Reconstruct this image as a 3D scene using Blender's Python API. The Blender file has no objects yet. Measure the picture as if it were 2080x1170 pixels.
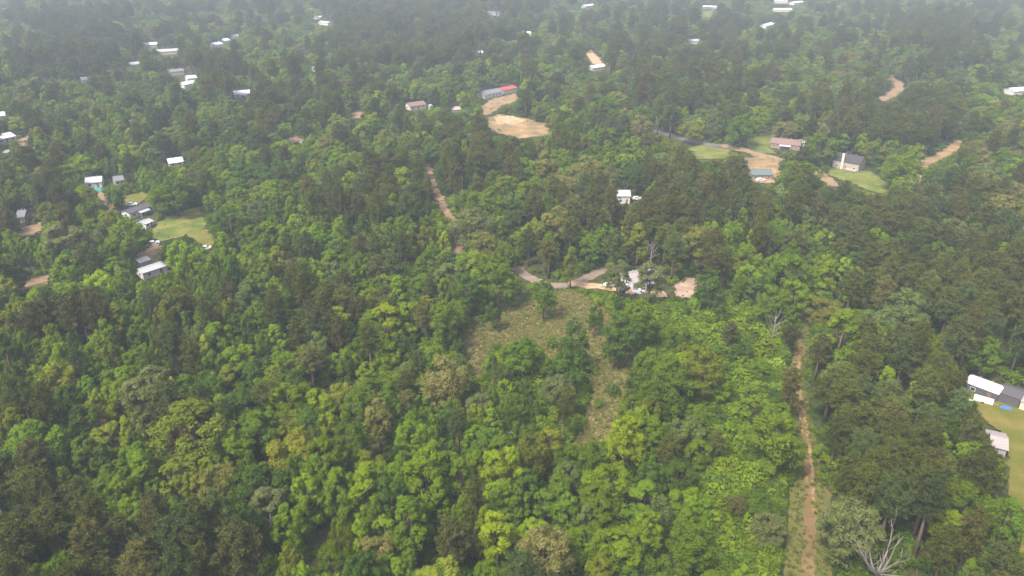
import bpy, bmesh, math, random
import numpy as np
from mathutils import Vector, Matrix

R = math.radians
random.seed(7)
rng = np.random.default_rng(11)
S = bpy.context.scene
C = S.collection

# ---------------------------------------------------------------- camera, sky, sun, exposure
CAM_H, PITCH, HFOV = 110.0, 25.5, 68.0
cam = bpy.data.cameras.new('camera')
cam.sensor_width = 36.0
cam.lens = 18.0 / math.tan(R(HFOV / 2))
cam.clip_start, cam.clip_end = 0.5, 9000
camo = bpy.data.objects.new('camera', cam)
camo.location = (0, 0, CAM_H)
camo.rotation_euler = (R(90 - PITCH), 0, 0)
C.objects.link(camo)
S.camera = camo

SUN_EL, SUN_AZ = 56.0, 222.0            # azimuth clockwise from +Y (the view direction)
w = bpy.data.worlds.new('World'); S.world = w; w.use_nodes = True
nt = w.node_tree; nt.nodes.clear()
sky = nt.nodes.new('ShaderNodeTexSky'); sky.sky_type = 'NISHITA'; sky.sun_disc = False
sky.sun_elevation = R(SUN_EL); sky.sun_rotation = R(SUN_AZ)
sky.air_density = 1.0; sky.dust_density = 6.0; sky.ozone_density = 1.0; sky.altitude = 100
bg = nt.nodes.new('ShaderNodeBackground'); bg.inputs[1].default_value = 0.095
wo = nt.nodes.new('ShaderNodeOutputWorld')
nt.links.new(sky.outputs[0], bg.inputs[0]); nt.links.new(bg.outputs[0], wo.inputs[0])

sl = bpy.data.lights.new('sun', 'SUN'); sl.energy = 1.5; sl.angle = R(11); sl.color = (1.0, 0.965, 0.91)
so = bpy.data.objects.new('sun', sl); C.objects.link(so)
sd = Vector((math.sin(R(SUN_AZ)) * math.cos(R(SUN_EL)), math.cos(R(SUN_AZ)) * math.cos(R(SUN_EL)), math.sin(R(SUN_EL))))
so.rotation_euler = sd.to_track_quat('Z', 'Y').to_euler()
so.location = (0, 0, 300)

S.view_settings.view_transform = 'Standard'; S.view_settings.look = 'None'
S.view_settings.gamma = 1.0; S.view_settings.use_curve_mapping = False
S.view_settings.exposure = 1.68
cy = S.cycles
cy.use_denoising = True
cy.use_adaptive_sampling = True; cy.adaptive_threshold = 0.025; cy.max_bounces = 4; cy.diffuse_bounces = 2; cy.glossy_bounces = 2; cy.transmission_bounces = 2
cy.volume_bounces = 0; cy.transparent_max_bounces = 8
cy.use_light_tree = False
cy.caustics_reflective = False; cy.caustics_refractive = False
HAZE_DENSITY = 0.00031
HAZE_COLOR = (0.79, 0.90, 1.0)

# ---------------------------------------------------------------- pixel <-> ground (2080 x 1170 photograph)
F = 1040.0 / math.tan(R(HFOV / 2))
CP, SP = math.cos(R(PITCH)), math.sin(R(PITCH))

def at(u, v, z=0.0):
    """the point at height z that is seen at pixel u, v"""
    a, b = (u - 1040.0) / F, -(v - 585.0) / F
    dx, dy, dz = a, CP + b * SP, -SP + b * CP
    t = (z - CAM_H) / dz
    return (dx * t, dy * t)

def px(x, y, z):
    x, y, z = np.asarray(x, float), np.asarray(y, float), np.asarray(z, float)
    dz = z - CAM_H
    d = y * CP - dz * SP
    h = y * SP + dz * CP
    return 1040 + F * x / d, 585 - F * h / d, d

# ---------------------------------------------------------------- materials
def mat(name):
    m = bpy.data.materials.new(name); m.use_nodes = True
    t = m.node_tree; t.nodes.clear()
    return m, t, t.nodes.new, t.links.new

def tinted(name, col, rough=0.7, metal=0.0, var=0.18, scale=1.2, spec=0.3, streak=None):
    m, t, N, L = mat(name)
    o = N('ShaderNodeOutputMaterial'); p = N('ShaderNodeBsdfPrincipled')
    tc = N('ShaderNodeTexCoord'); nz = N('ShaderNodeTexNoise'); nz.inputs['Scale'].default_value = scale; nz.inputs['Detail'].default_value = 6
    mp = N('ShaderNodeMapping'); mp.inputs['Scale'].default_value = streak or (1, 1, 1)
    L(tc.outputs['Object'], mp.inputs[0]); L(mp.outputs[0], nz.inputs['Vector'])
    mx = N('ShaderNodeMix'); mx.data_type = 'RGBA'
    mx.inputs[6].default_value = (*[c * (1 - var) for c in col], 1); mx.inputs[7].default_value = (*[min(1, c * (1 + var)) for c in col], 1)
    L(nz.outputs[0], mx.inputs[0]); L(mx.outputs[2], p.inputs['Base Color'])
    p.inputs['Roughness'].default_value = rough; p.inputs['Metallic'].default_value = metal
    p.inputs['Specular IOR Level'].default_value = spec
    L(p.outputs[0], o.inputs[0])
    return m

def foliage_material(name, transl=0.28):
    m, t, N, L = mat(name)
    o = N('ShaderNodeOutputMaterial')
    ti = N('ShaderNodeAttribute'); ti.attribute_type = 'INSTANCER'; ti.attribute_name = 'tint'
    tp = N('ShaderNodeAttribute'); tp.attribute_type = 'INSTANCER'; tp.attribute_name = 'tip'
    tn = N('ShaderNodeAttribute'); tn.attribute_type = 'GEOMETRY'; tn.attribute_name = 'tone'
    mx = N('ShaderNodeMix'); mx.data_type = 'RGBA'
    L(tn.outputs['Fac'], mx.inputs[0]); L(ti.outputs['Vector'], mx.inputs[6]); L(tp.outputs['Vector'], mx.inputs[7])
    p = N('ShaderNodeBsdfDiffuse')
    tr = N('ShaderNodeBsdfTranslucent'); ms = N('ShaderNodeMixShader'); ms.inputs[0].default_value = transl
    L(mx.outputs[2], p.inputs['Color']); L(mx.outputs[2], tr.inputs[0])
    L(p.outputs[0], ms.inputs[1]); L(tr.outputs[0], ms.inputs[2]); L(ms.outputs[0], o.inputs[0])
    return m

M_LEAF = foliage_material('leaves')
M_NEEDLE = foliage_material('needles', 0.15)
M_BARK = tinted('bark', (0.13, 0.10, 0.075), 0.9, var=0.4, scale=2.0)
M_PINEBARK = tinted('pine_bark', (0.15, 0.105, 0.08), 0.9, var=0.4, scale=2.0)
M_DEAD = tinted('dead_wood', (0.25, 0.22, 0.19), 0.9, var=0.3, scale=1.5)

def soil(name, cols, scale=0.25, rough=0.95, fade=True, amp=2.0, bump=0.6, fine=3.0, rag=0.55):
    """patchy ground: cols = list of (position, colour); 'edge' = metres inside the border, ragged by noise"""
    m, t, N, L = mat(name)
    o = N('ShaderNodeOutputMaterial'); p = N('ShaderNodeBsdfPrincipled')
    tc = N('ShaderNodeTexCoord')
    n1 = N('ShaderNodeTexNoise'); n1.inputs['Scale'].default_value = scale; n1.inputs['Detail'].default_value = 8; n1.inputs['Roughness'].default_value = 0.65
    n2 = N('ShaderNodeTexNoise'); n2.inputs['Scale'].default_value = fine; n2.inputs['Detail'].default_value = 4
    L(tc.outputs['Object'], n1.inputs['Vector']); L(tc.outputs['Object'], n2.inputs['Vector'])
    r = N('ShaderNodeValToRGB'); e = r.color_ramp.elements
    e[0].position, e[0].color = cols[0][0], (*cols[0][1], 1)
    e[1].position, e[1].color = cols[-1][0], (*cols[-1][1], 1)
    for pos, c in cols[1:-1]:
        k = e.new(pos); k.color = (*c, 1)
    mth = N('ShaderNodeMath'); mth.operation = 'MULTIPLY_ADD'; mth.inputs[1].default_value = 0.35; mth.inputs[2].default_value = -0.175
    L(n2.outputs[0], mth.inputs[0])
    ad = N('ShaderNodeMath'); ad.operation = 'ADD'
    L(n1.outputs[0], ad.inputs[0]); L(mth.outputs[0], ad.inputs[1]); L(ad.outputs[0], r.inputs[0])
    L(r.outputs[0], p.inputs['Base Color'])
    p.inputs['Roughness'].default_value = rough; p.inputs['Specular IOR Level'].default_value = 0.1
    b = N('ShaderNodeBump'); b.inputs['Strength'].default_value = bump; b.inputs['Distance'].default_value = 0.25
    L(n2.outputs[0], b.inputs['Height']); L(b.outputs[0], p.inputs['Normal'])
    if fade:
        ed = N('ShaderNodeAttribute'); ed.attribute_type = 'GEOMETRY'; ed.attribute_name = 'edge'
        n3 = N('ShaderNodeTexNoise'); n3.inputs['Scale'].default_value = rag; n3.inputs['Detail'].default_value = 6
        L(tc.outputs['Object'], n3.inputs['Vector'])
        a = N('ShaderNodeMath'); a.operation = 'MULTIPLY_ADD'; a.inputs[1].default_value = 2 * amp; a.inputs[2].default_value = -amp
        L(n3.outputs[0], a.inputs[0])
        s = N('ShaderNodeMath'); s.operation = 'ADD'; L(a.outputs[0], s.inputs[0]); L(ed.outputs['Fac'], s.inputs[1])
        g = N('ShaderNodeMath'); g.operation = 'GREATER_THAN'; g.inputs[1].default_value = 0.0; L(s.outputs[0], g.inputs[0])
        tr = N('ShaderNodeBsdfTransparent'); ms = N('ShaderNodeMixShader')
        L(g.outputs[0], ms.inputs[0]); L(tr.outputs[0], ms.inputs[1]); L(p.outputs[0], ms.inputs[2]); L(ms.outputs[0], o.inputs[0])
    else:
        L(p.outputs[0], o.inputs[0])
    return m

M_FLOOR = soil('forest_floor', [(0.32, (0.02, 0.035, 0.008)), (0.45, (0.045, 0.062, 0.014)), (0.55, (0.07, 0.06, 0.028)), (0.7, (0.11, 0.085, 0.045))], 0.35, fade=False, bump=1.0)
M_DRY = soil('dry_grass', [(0.32, (0.095, 0.12, 0.025)), (0.48, (0.175, 0.168, 0.05)), (0.60, (0.24, 0.195, 0.075)), (0.76, (0.28, 0.18, 0.085))], 0.16, amp=3.0)
M_LAWN = soil('lawn_grass', [(0.32, (0.065, 0.10, 0.016)), (0.48, (0.115, 0.145, 0.026)), (0.62, (0.20, 0.175, 0.055))], 0.12, amp=2.5, bump=0.5, rag=0.3)
M_LAWN2 = soil('yellow_lawn', [(0.3, (0.085, 0.105, 0.016)), (0.5, (0.135, 0.13, 0.024)), (0.7, (0.20, 0.16, 0.05))], 0.14, amp=1.0, bump=0.5)
M_CLAY = soil('red_clay', [(0.3, (0.21, 0.14, 0.09)), (0.5, (0.32, 0.19, 0.12)), (0.72, (0.40, 0.27, 0.18))], 0.3, amp=1.2)
M_CLAYF = soil('weathered_clay', [(0.3, (0.16, 0.125, 0.065)), (0.5, (0.255, 0.17, 0.095)), (0.72, (0.34, 0.235, 0.14))], 0.15, amp=5.0, fine=1.2, rag=0.22)
M_LOT = soil('scrubby_sand', [(0.3, (0.12, 0.125, 0.045)), (0.44, (0.20, 0.145, 0.07)), (0.58, (0.31, 0.20, 0.10)), (0.72, (0.44, 0.29, 0.155))], 0.1, amp=4.0, fine=1.0, rag=0.25)
M_PINK = soil('pink_sand', [(0.3, (0.24, 0.165, 0.11)), (0.5, (0.36, 0.25, 0.185)), (0.7, (0.46, 0.35, 0.27))], 0.25, amp=1.6)
M_SAND = soil('sand', [(0.3, (0.28, 0.185, 0.10)), (0.5, (0.42, 0.285, 0.165)), (0.72, (0.56, 0.42, 0.27))], 0.22, amp=3.0, rag=0.3)
M_VERGE = soil('track_verge', [(0.3, (0.085, 0.105, 0.022)), (0.52, (0.12, 0.115, 0.032)), (0.72, (0.16, 0.11, 0.05))], 0.2, amp=1.0)
M_TRACK = soil('track_earth', [(0.3, (0.11, 0.095, 0.03)), (0.5, (0.165, 0.11, 0.048)), (0.7, (0.22, 0.14, 0.07))], 0.18, amp=0.8)
M_RUT = soil('rut_sand', [(0.36, (0.16, 0.105, 0.045)), (0.5, (0.28, 0.19, 0.09)), (0.64, (0.46, 0.34, 0.18))], 0.07, amp=0.6)
M_GRAVEL = soil('gravel', [(0.3, (0.15, 0.115, 0.085)), (0.5, (0.21, 0.16, 0.12)), (0.7, (0.29, 0.225, 0.17))], 0.35, amp=1.1)
M_ASPHALT = soil('asphalt', [(0.3, (0.10, 0.10, 0.10)), (0.55, (0.14, 0.135, 0.13)), (0.75, (0.18, 0.17, 0.16))], 0.2, amp=0.5, bump=0.2)

# ---------------------------------------------------------------- object helpers
def tag(o, label=None, cat=None, group=None, kind=None):
    if label: o['label'] = label
    if cat: o['category'] = cat
    if group: o['group'] = group
    if kind: o['kind'] = kind
    return o

def obj(name, mesh, parent=None, loc=None):
    o = bpy.data.objects.new(name, mesh); C.objects.link(o)
    if parent: o.parent = parent
    if loc: o.location = loc
    return o

def empty(name, loc, rz=0.0):
    o = bpy.data.objects.new(name, None); C.objects.link(o)
    o.location = loc; o.rotation_euler = (0, 0, rz); o.empty_display_size = 0.5
    return o

def raw_mesh(name, verts, faces_flat, nside, mats, tone=None, midx=None):
    """verts (n,3); faces_flat: vertex indices; nside: sides per face (array)"""
    me = bpy.data.meshes.new(name)
    verts = np.asarray(verts, np.float32); ff = np.asarray(faces_flat, np.int32); ns = np.asarray(nside, np.int32)
    me.vertices.add(len(verts)); me.vertices.foreach_set('co', verts.ravel())
    me.loops.add(len(ff)); me.loops.foreach_set('vertex_index', ff)
    me.polygons.add(len(ns)); st = np.zeros(len(ns), np.int32); st[1:] = np.cumsum(ns)[:-1]
    me.polygons.foreach_set('loop_start', st); me.polygons.foreach_set('loop_total', ns)
    for m in (mats if isinstance(mats, (list, tuple)) else [mats]): me.materials.append(m)
    if midx is not None: me.polygons.foreach_set('material_index', np.asarray(midx, np.int32))
    me.update(calc_edges=True)
    if tone is not None:
        a = me.attributes.new('tone', 'FLOAT', 'FACE'); a.data.foreach_set('value', np.asarray(tone, np.float32))
    return me

class MB:
    """collects boxes, prisms and tubes into one mesh"""
    def __init__(s): s.v, s.f = [], []
    def poly(s, pts, faces):
        b = len(s.v); s.v += [tuple(p) for p in pts]; s.f += [tuple(b + i for i in f) for f in faces]; return s
    def box(s, x0, x1, y0, y1, z0, z1):
        return s.poly([(x0,y0,z0),(x1,y0,z0),(x1,y1,z0),(x0,y1,z0),(x0,y0,z1),(x1,y0,z1),(x1,y1,z1),(x0,y1,z1)],
                      [(3,2,1,0),(4,5,6,7),(0,1,5,4),(1,2,6,5),(2,3,7,6),(3,0,4,7)])
    def tube(s, pts, rad, n=6):
        pts = [Vector(p) for p in pts]; b = len(s.v)
        for i, p in enumerate(pts):
            d = (pts[min(i+1, len(pts)-1)] - pts[max(i-1, 0)]).normalized()
            a = d.cross(Vector((0.31, 0.77, 0.55))).normalized(); c = d.cross(a)
            for k in range(n):
                an = 2 * math.pi * k / n
                s.v.append(tuple(p + (a * math.cos(an) + c * math.sin(an)) * rad[i]))
        for i in range(len(pts) - 1):
            for k in range(n):
                q = (k + 1) % n
                s.f.append((b + i*n + k, b + i*n + q, b + (i+1)*n + q, b + (i+1)*n + k))
        e = b + (len(pts) - 1) * n
        s.f.append(tuple(b + k for k in reversed(range(n)))); s.f.append(tuple(e + k for k in range(n)))
        return s
    def mesh(s, name, m, smooth=False):
        me = bpy.data.meshes.new(name); me.from_pydata(s.v, [], s.f); me.materials.append(m); me.update()
        if smooth: me.polygons.foreach_set('use_smooth', [True] * len(me.polygons))
        return me
    def build(s, name, m, parent=None, smooth=False):
        return obj(name, s.mesh(name, m, smooth), parent)

# ---------------------------------------------------------------- ground and ground patches
def seg_dist(P, poly, closed):
    A = np.asarray(poly, float); B = np.roll(A, -1, 0) if closed else A[1:]
    if not closed: A = A[:-1]
    best = np.full(len(P), 1e9)
    for a, b in zip(A, B):
        d = b - a; t = np.clip(((P - a) @ d) / max(d @ d, 1e-9), 0, 1)
        q = P - a - t[:, None] * d
        best = np.minimum(best, np.sqrt((q * q).sum(1)))
    return best

def inside(P, poly):
    A = np.asarray(poly, float); B = np.roll(A, -1, 0); c = np.zeros(len(P), bool)
    for a, b in zip(A, B):
        if a[1] == b[1]: continue
        k = ((a[1] > P[:, 1]) != (b[1] > P[:, 1])) & (P[:, 0] < (b[0] - a[0]) * (P[:, 1] - a[1]) / (b[1] - a[1]) + a[0])
        c ^= k
    return c

NP_ = 80
def smooth_line(pts, n=8):
    P = [np.array(p, float) for p in pts]; out = []
    for i in range(len(P) - 1):
        p0, p1, p2, p3 = P[max(i-1, 0)], P[i], P[i+1], P[min(i+2, len(P)-1)]
        for k in range(n):
            t = k / n
            out.append(0.5 * ((2*p1) + (-p0+p2)*t + (2*p0-5*p1+4*p2-p3)*t*t + (-p0+3*p1-3*p2+p3)*t**3))
    out.append(P[-1])
    return np.array(out)

LAYER = [0]
open_tests = []                     # functions: ground points -> metres inside an open area (negative outside)
def sheet(name, m, fn, lo, hi, marg=4.0, opened=True, grow=0.0, label=None):
    lo, hi = np.asarray(lo) - marg, np.asarray(hi) + marg
    size = hi - lo; st = max(0.6, max(size) / 110)
    nx, ny = int(size[0] / st) + 2, int(size[1] / st) + 2
    X, Y = np.meshgrid(lo[0] + np.arange(nx) * st, lo[1] + np.arange(ny) * st)
    P = np.c_[X.ravel(), Y.ravel()]; e = fn(P)
    idx = np.arange(nx * ny).reshape(ny, nx)
    q = np.stack([idx[:-1, :-1], idx[:-1, 1:], idx[1:, 1:], idx[1:, :-1]], -1).reshape(-1, 4)
    q = q[(e[q].max(1) > -marg)]
    used = np.unique(q); mp = np.full(nx * ny, -1); mp[used] = np.arange(len(used))
    LAYER[0] += 1
    V = np.c_[P[used], np.full(len(used), 0.02 + 0.012 * LAYER[0])]
    me = raw_mesh(name, V, mp[q].ravel(), np.full(len(q), 4), m)
    a = me.attributes.new('edge', 'FLOAT', 'POINT'); a.data.foreach_set('value', e[used].astype(np.float32))
    o = tag(obj(name, me), kind='structure')
    if label: o['label'] = label
    if opened: open_tests.append((fn, lo, hi, grow))
    return o

def area(name, m, pix, **kw):
    G = np.array([at(*p) for p in pix])
    fn = lambda P: np.where(inside(P, G), 1, -1) * seg_dist(P, G, True)
    return sheet(name, m, fn, G.min(0), G.max(0), **kw)

def strip(name, m, pix, width, offset=0.0, **kw):
    G = smooth_line([at(*p) for p in pix])
    if offset:
        d = np.gradient(G, axis=0); d /= np.linalg.norm(d, axis=1)[:, None]; G = G + np.c_[-d[:, 1], d[:, 0]] * offset
    fn = lambda P: width / 2 - seg_dist(P, G, False)
    return sheet(name, m, fn, G.min(0) - width, G.max(0) + width, **kw)

gm = MB().poly([(-2300, -500, 0), (2300, -500, 0), (2300, 2700, 0), (-2300, 2700, 0)], [(0, 1, 2, 3)])
tag(gm.build('ground', M_FLOOR), kind='structure')

# the mown clearing and its openings
area('dry_grass_field', M_DRY, [(936,692),(950,666),(1004,648),(1056,628),(1104,602),(1140,592),(1180,596),(1210,620),(1248,636),(1242,664),(1270,690),(1300,712),(1288,750),(1264,792),(1250,830),(1274,858),(1250,892),(1176,898),(1196,852),(1204,800),(1196,740),(1180,692),(1160,676),(1142,690),(1126,722),(1108,722),(1104,700),(1060,698),(1000,702),(985,722),(974,768),(958,762),(952,720)])
area('bare_soil_patch', M_CLAY, [(946,684),(968,676),(980,700),(976,725),(966,760),(956,735)], opened=False)
strip('gravel_road', M_GRAVEL, [(1050,545),(1072,562),(1100,575),(1135,580),(1168,575),(1196,563),(1222,548)], 4.2)
strip('sandy_driveway', M_SAND, [(1165,576),(1215,582),(1262,588),(1300,594),(1345,598)], 4.2)
area('sandy_yard', M_PINK, [(1368,580),(1392,563),(1424,568),(1432,590),(1402,605),(1374,606)])
TRACK = [(1640,640),(1634,668),(1630,700),(1619,735),(1615,770),(1622,810),(1632,860),(1640,920),(1645,980),(1646,1040),(1643,1100),(1640,1170),(1638,1270)]
strip('track_verge', M_VERGE, TRACK, 4.8, grow=-0.6)
strip('track_verge', M_VERGE, [(1645,1000),(1645,1060),(1642,1120),(1638,1270)], 8.4)
strip('dirt_track', M_TRACK, TRACK[2:], 2.3, opened=False, marg=2)
strip('wheel_rut', M_RUT, TRACK[3:10], 0.6, 0.62, opened=False, marg=1.5)
strip('wheel_rut', M_RUT, TRACK[3:9], 0.4, -0.62, opened=False, marg=1.5)
strip('clay_road', M_CLAYF, [(868,335),(880,372),(894,405),(912,440),(934,470),(941,488),(936,502),(926,514)], 3.8, grow=-0.3)
# far lots and roads
area('sandy_lot', M_LOT, [(985,243),(1015,232),(1060,240),(1118,252),(1114,276),(1060,281),(1010,271),(990,257)])
area('bright_sand_patch', M_SAND, [(1005,236),(1040,236),(1068,246),(1040,254),(1008,250)], opened=False)
area('dirt_yard', M_CLAYF, [(976,218),(1000,202),(1050,190),(1052,204),(1020,216),(996,232),(984,238)])
area('red_dirt_patch', M_CLAYF, [(710,230),(724,224),(746,233),(730,241),(712,240)])
area('tan_dirt_patch', M_CLAYF, [(574,286),(598,274),(616,285),(600,293)])
strip('paved_road', M_ASPHALT, [(1215,247),(1260,257),(1335,268),(1410,289),(1480,299),(1545,310)], 6.5)
area('roadside_lawn', M_LAWN, [(1398,302),(1424,294),(1484,304),(1478,322),(1440,324),(1404,322)])
area('house_lawn', M_LAWN, [(1512,294),(1532,274),(1568,268),(1580,285),(1560,300),(1578,314),(1530,308)])
strip('dirt_driveway', M_CLAYF, [(1475,298),(1510,306),(1545,316),(1580,324)], 6.5)
area('tan_yard', M_LOT, [(1508,322),(1548,316),(1580,328),(1584,352),(1572,372),(1530,371),(1524,350)])
area('green_lawn', M_LAWN, [(1682,338),(1700,343),(1772,350),(1806,374),(1800,396),(1764,388),(1735,374),(1686,358)])
strip('yard_path', M_CLAYF, [(1655,350),(1672,362),(1690,376)], 7.0)
strip('sandy_track', M_LOT, [(1852,370),(1866,346),(1890,326),(1924,310),(1948,288)], 6.0)
strip('far_dirt_road', M_CLAYF, [(1788,204),(1812,192),(1830,176),(1812,163),(1800,152)], 8.0)
area('far_sand_patch', M_SAND, [(1188,108),(1200,102),(1218,119),(1226,134),(1204,130)])
area('far_lawn', M_LAWN, [(1424,34),(1428,16),(1440,12),(1450,20),(1442,36)])
# left side lots
area('mown_lawn', M_LAWN, [(308,474),(325,452),(368,432),(416,417),(420,464),(382,480),(335,490),(312,488)])
area('red_dirt_yard', M_CLAYF, [(302,492),(326,490),(330,515),(326,545),(296,538),(272,527),(298,506)])
area('tan_lane', M_CLAYF, [(192,390),(212,394),(232,422),(224,432),(204,412)])
area('tan_lawn', M_LAWN2, [(252,402),(288,388),(302,400),(282,416),(256,414)])
area('dirt_clearing', M_CLAYF, [(42,566),(98,568),(90,608),(66,622),(54,598)])
area('brown_yard', M_CLAYF, [(36,466),(86,453),(92,470),(44,484)])
area('dry_lawn_strip', M_LAWN2, [(376,480),(420,466),(442,490),(426,508),(400,492)])
area('orange_dirt_yard', M_CLAYF, [(36,286),(58,278),(66,292),(44,302)])
# the yard at the right edge
area('yellow_lawn', M_LAWN2, [(1960,796),(2160,850),(2200,1270),(2062,1190),(2072,1110),(2082,1040),(2052,1022),(2042,978),(2048,932),(2034,880),(2006,864),(1980,836)])

# ---------------------------------------------------------------- tree shapes
def unit(n, g):
    d = g.normal(size=(n, 3)); return d / np.linalg.norm(d, axis=1)[:, None]

def leaf_quads(cen, rad, tone, per, size, g, flat=0.85, low=-0.45):
    """leaf sprays over the shells of many small clumps"""
    n = len(cen); tot = n * per
    d = unit(tot, g); d[:, 2] = np.where(d[:, 2] < low, -d[:, 2], d[:, 2])
    c = np.repeat(cen, per, 0); r = np.repeat(rad, per)[:, None]
    pos = c + d * r * g.uniform(0.62, 1.08, (tot, 1)) * np.array([1, 1, flat])
    nor = d + np.array([0, 0, 0.35]) + 0.42 * unit(tot, g); nor /= np.linalg.norm(nor, axis=1)[:, None]
    t = np.cross(nor, unit(tot, g)); t /= np.linalg.norm(t, axis=1)[:, None]
    b = np.cross(nor, t)
    L = g.uniform(0.75, 1.3, (tot, 1)) * size; W = L * g.uniform(0.5, 0.75, (tot, 1))
    V = np.stack([pos + t * L * .55, pos + b * W * .5 + t * L * .08, pos - t * L * .5, pos - b * W * .5 + t * L * .08], 1).reshape(-1, 3)
    tn = np.clip(np.repeat(tone, per) + g.normal(0, 0.11, tot), 0, 1)
    return V, np.arange(tot * 4), np.full(tot, 4), tn

def crown_profile(style, t):
    if style == 'round': return np.sqrt(np.maximum(0, 1 - (1.75 * t - 0.72) ** 2 * 0.92))
    if style == 'cone': return np.maximum(0.12, 1.08 * (1 - t) ** 0.72 * (0.55 + 0.9 * min(1, t * 3 + .25)) * 0.85)
    if style == 'oval': return np.sqrt(np.maximum(0.02, 1 - (1.85 * t - 0.92) ** 2))
    return np.sqrt(np.maximum(0.03, 1 - (1.6 * t - 0.55) ** 2 * 0.9))

def broadleaf(seed, Rr, H, base, style, nl, leaf=0.35, tasselled=False):
    g = np.random.default_rng(seed)
    cen, rad, ton, limbs = [], [], [], []
    hgt = H - base; sx = g.uniform(0.85, 1.15)
    for i in range(nl):
        t = 0.06 + 0.86 * ((i + 0.5) / nl) ** 0.9 + g.uniform(-0.05, 0.05)
        env = Rr * float(crown_profile(style, t))
        an = i * 2.39996 + g.uniform(-0.5, 0.5); k = g.uniform(0.5, 0.78) if t < 0.85 else g.uniform(0.0, 0.3)
        lr = max(0.55, env * g.uniform(0.34, 0.5)) if t < 0.85 else Rr * g.uniform(0.24, 0.36)
        lc = np.array([math.cos(an) * env * k * sx, math.sin(an) * env * k / sx, base + hgt * t - lr * 0.3])
        limbs.append((lc, lr))
        lt = g.uniform(0.25, 0.6); m = int(g.integers(9, 13))
        d = unit(m, g) * 0.9 + np.array([math.cos(an), math.sin(an), 0.55]) * 0.55
        d /= np.linalg.norm(d, axis=1)[:, None]
        cen.append(lc + d * lr * g.uniform(0.55, 1.05, (m, 1))); rad.append(lr * g.uniform(0.26, 0.5, m) + 0.22)
        ton.append(np.clip(lt + g.normal(0, 0.13, m), 0.05, 0.95))
    cen, rad, ton = np.concatenate(cen), np.concatenate(rad), np.concatenate(ton)
    crown = leaf_quads(cen, rad, ton, 56, leaf, g)
    tr = MB(); top = np.array([g.uniform(-.4, .4), g.uniform(-.4, .4), base + hgt * 0.75])
    r0 = 0.028 * H * 0.62
    P = [np.array([0, 0, -0.3]), np.array([g.uniform(-.15, .15), g.uniform(-.15, .15), base * 0.6]), np.array([0, 0, base + hgt * .25]), top]
    tr.tube(P, [r0 * 1.35, r0, r0 * .75, r0 * .2], 7)
    for lc, lr in limbs:
        h0 = base * 0.8 + (lc[2] - base) * 0.45; f = min(1, max(0, h0 / top[2]))
        s = np.array([top[0] * f, top[1] * f, h0]); md = s * .45 + lc * .55 - np.array([0, 0, .25])
        tr.tube([s, md, lc + np.array([0, 0, lr * .4])], [r0 * .42, r0 * .28, r0 * .08], 5)
    return tr, crown

def pine(seed, Rr, H, base, dens=1.0):
    g = np.random.default_rng(seed)
    tufts, tone = [], []
    tr = MB(); lean = g.uniform(-.35, .35, 2)
    ax = lambda z: np.array([lean[0] * z / H, lean[1] * z / H, z])
    r0 = 0.018 * H
    tr.tube([ax(-.3), ax(H * .35), ax(H * .7), ax(H * .96)], [r0 * 1.2, r0, r0 * .65, r0 * .12], 7)
    nw = 10
    for i in range(nw):
        t = (i + .4) / nw; z = base + (H - base) * t * .94
        env = Rr * math.sqrt(max(.05, 1 - (1.42 * t - .5) ** 2 * 1.12))
        nb = int(g.integers(5, 8)) if t < .8 else 4
        a0 = g.uniform(0, 6.28)
        wt = g.uniform(0.25, 0.65)
        for k in range(nb):
            an = a0 + 6.283 * k / nb + g.uniform(-.35, .35); ln = env * g.uniform(0.6, 1.08)
            up = g.uniform(.05, .5) * ln
            s = ax(z); e = s + np.array([math.cos(an) * ln, math.sin(an) * ln, up])
            tr.tube([s, s * .5 + e * .5 - np.array([0, 0, .1 * ln]), e], [r0 * .22, r0 * .15, r0 * .05], 4)
            m = max(3, int(ln * 2.6 * dens))
            for q in range(m):
                f = 0.35 + 0.7 * (q + g.uniform(0, .9)) / m
                tufts.append(s + (e - s) * f + g.normal(0, .26 + .06 * ln, 3) * np.array([1, 1, .7])); tone.append(np.clip(wt + g.normal(0, .18), 0, 1))
    for q in range(5):
        tufts.append(ax(H * .97) + g.normal(0, .3, 3)); tone.append(g.uniform(.3, .7))
    tufts = np.array(tufts); tone = np.array(tone); per = 26; n = len(tufts) * per
    d = unit(n, g); d[:, 2] = np.where(d[:, 2] < -0.5, -d[:, 2], d[:, 2])
    c = np.repeat(tufts, per, 0); b = np.cross(d, unit(n, g)); b /= np.linalg.norm(b, axis=1)[:, None]
    L = g.uniform(.42, .82, (n, 1)); W = g.uniform(.10, .17, (n, 1))
    V = np.stack([c + d * L * .15 + b * W * .5, c + d * L * .15 - b * W * .5, c + d * L - b * W * .2, c + d * L + b * W * .2], 1).reshape(-1, 3)
    tn = np.clip(np.repeat(tone, per) + g.normal(0, .12, n), 0, 1)
    return tr, (V, np.arange(n * 4), np.full(n, 4), tn)

def bush(seed, Rr, H, n=9, leaf=0.36, per=44):
    g = np.random.default_rng(seed)
    an = np.arange(n) * 2.4 + g.uniform(-.4, .4, n); k = np.sqrt((np.arange(n) + .3) / n) * .72
    z = H * (0.78 - 0.5 * k ** 2) * g.uniform(.7, 1.05, n)
    cen = np.c_[np.cos(an) * k * Rr, np.sin(an) * k * Rr, z - H * .12]
    rad = Rr * g.uniform(.3, .46, n)
    cr = leaf_quads(cen, rad, np.clip(g.normal(.45, .16, n), 0, 1), per, leaf, g, .9, -.7)
    tr = MB()
    for c in cen[:5]: tr.tube([(0, 0, -.1), tuple(c * .5), tuple(c)], [.07, .05, .02], 4)
    return tr, cr

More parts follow.
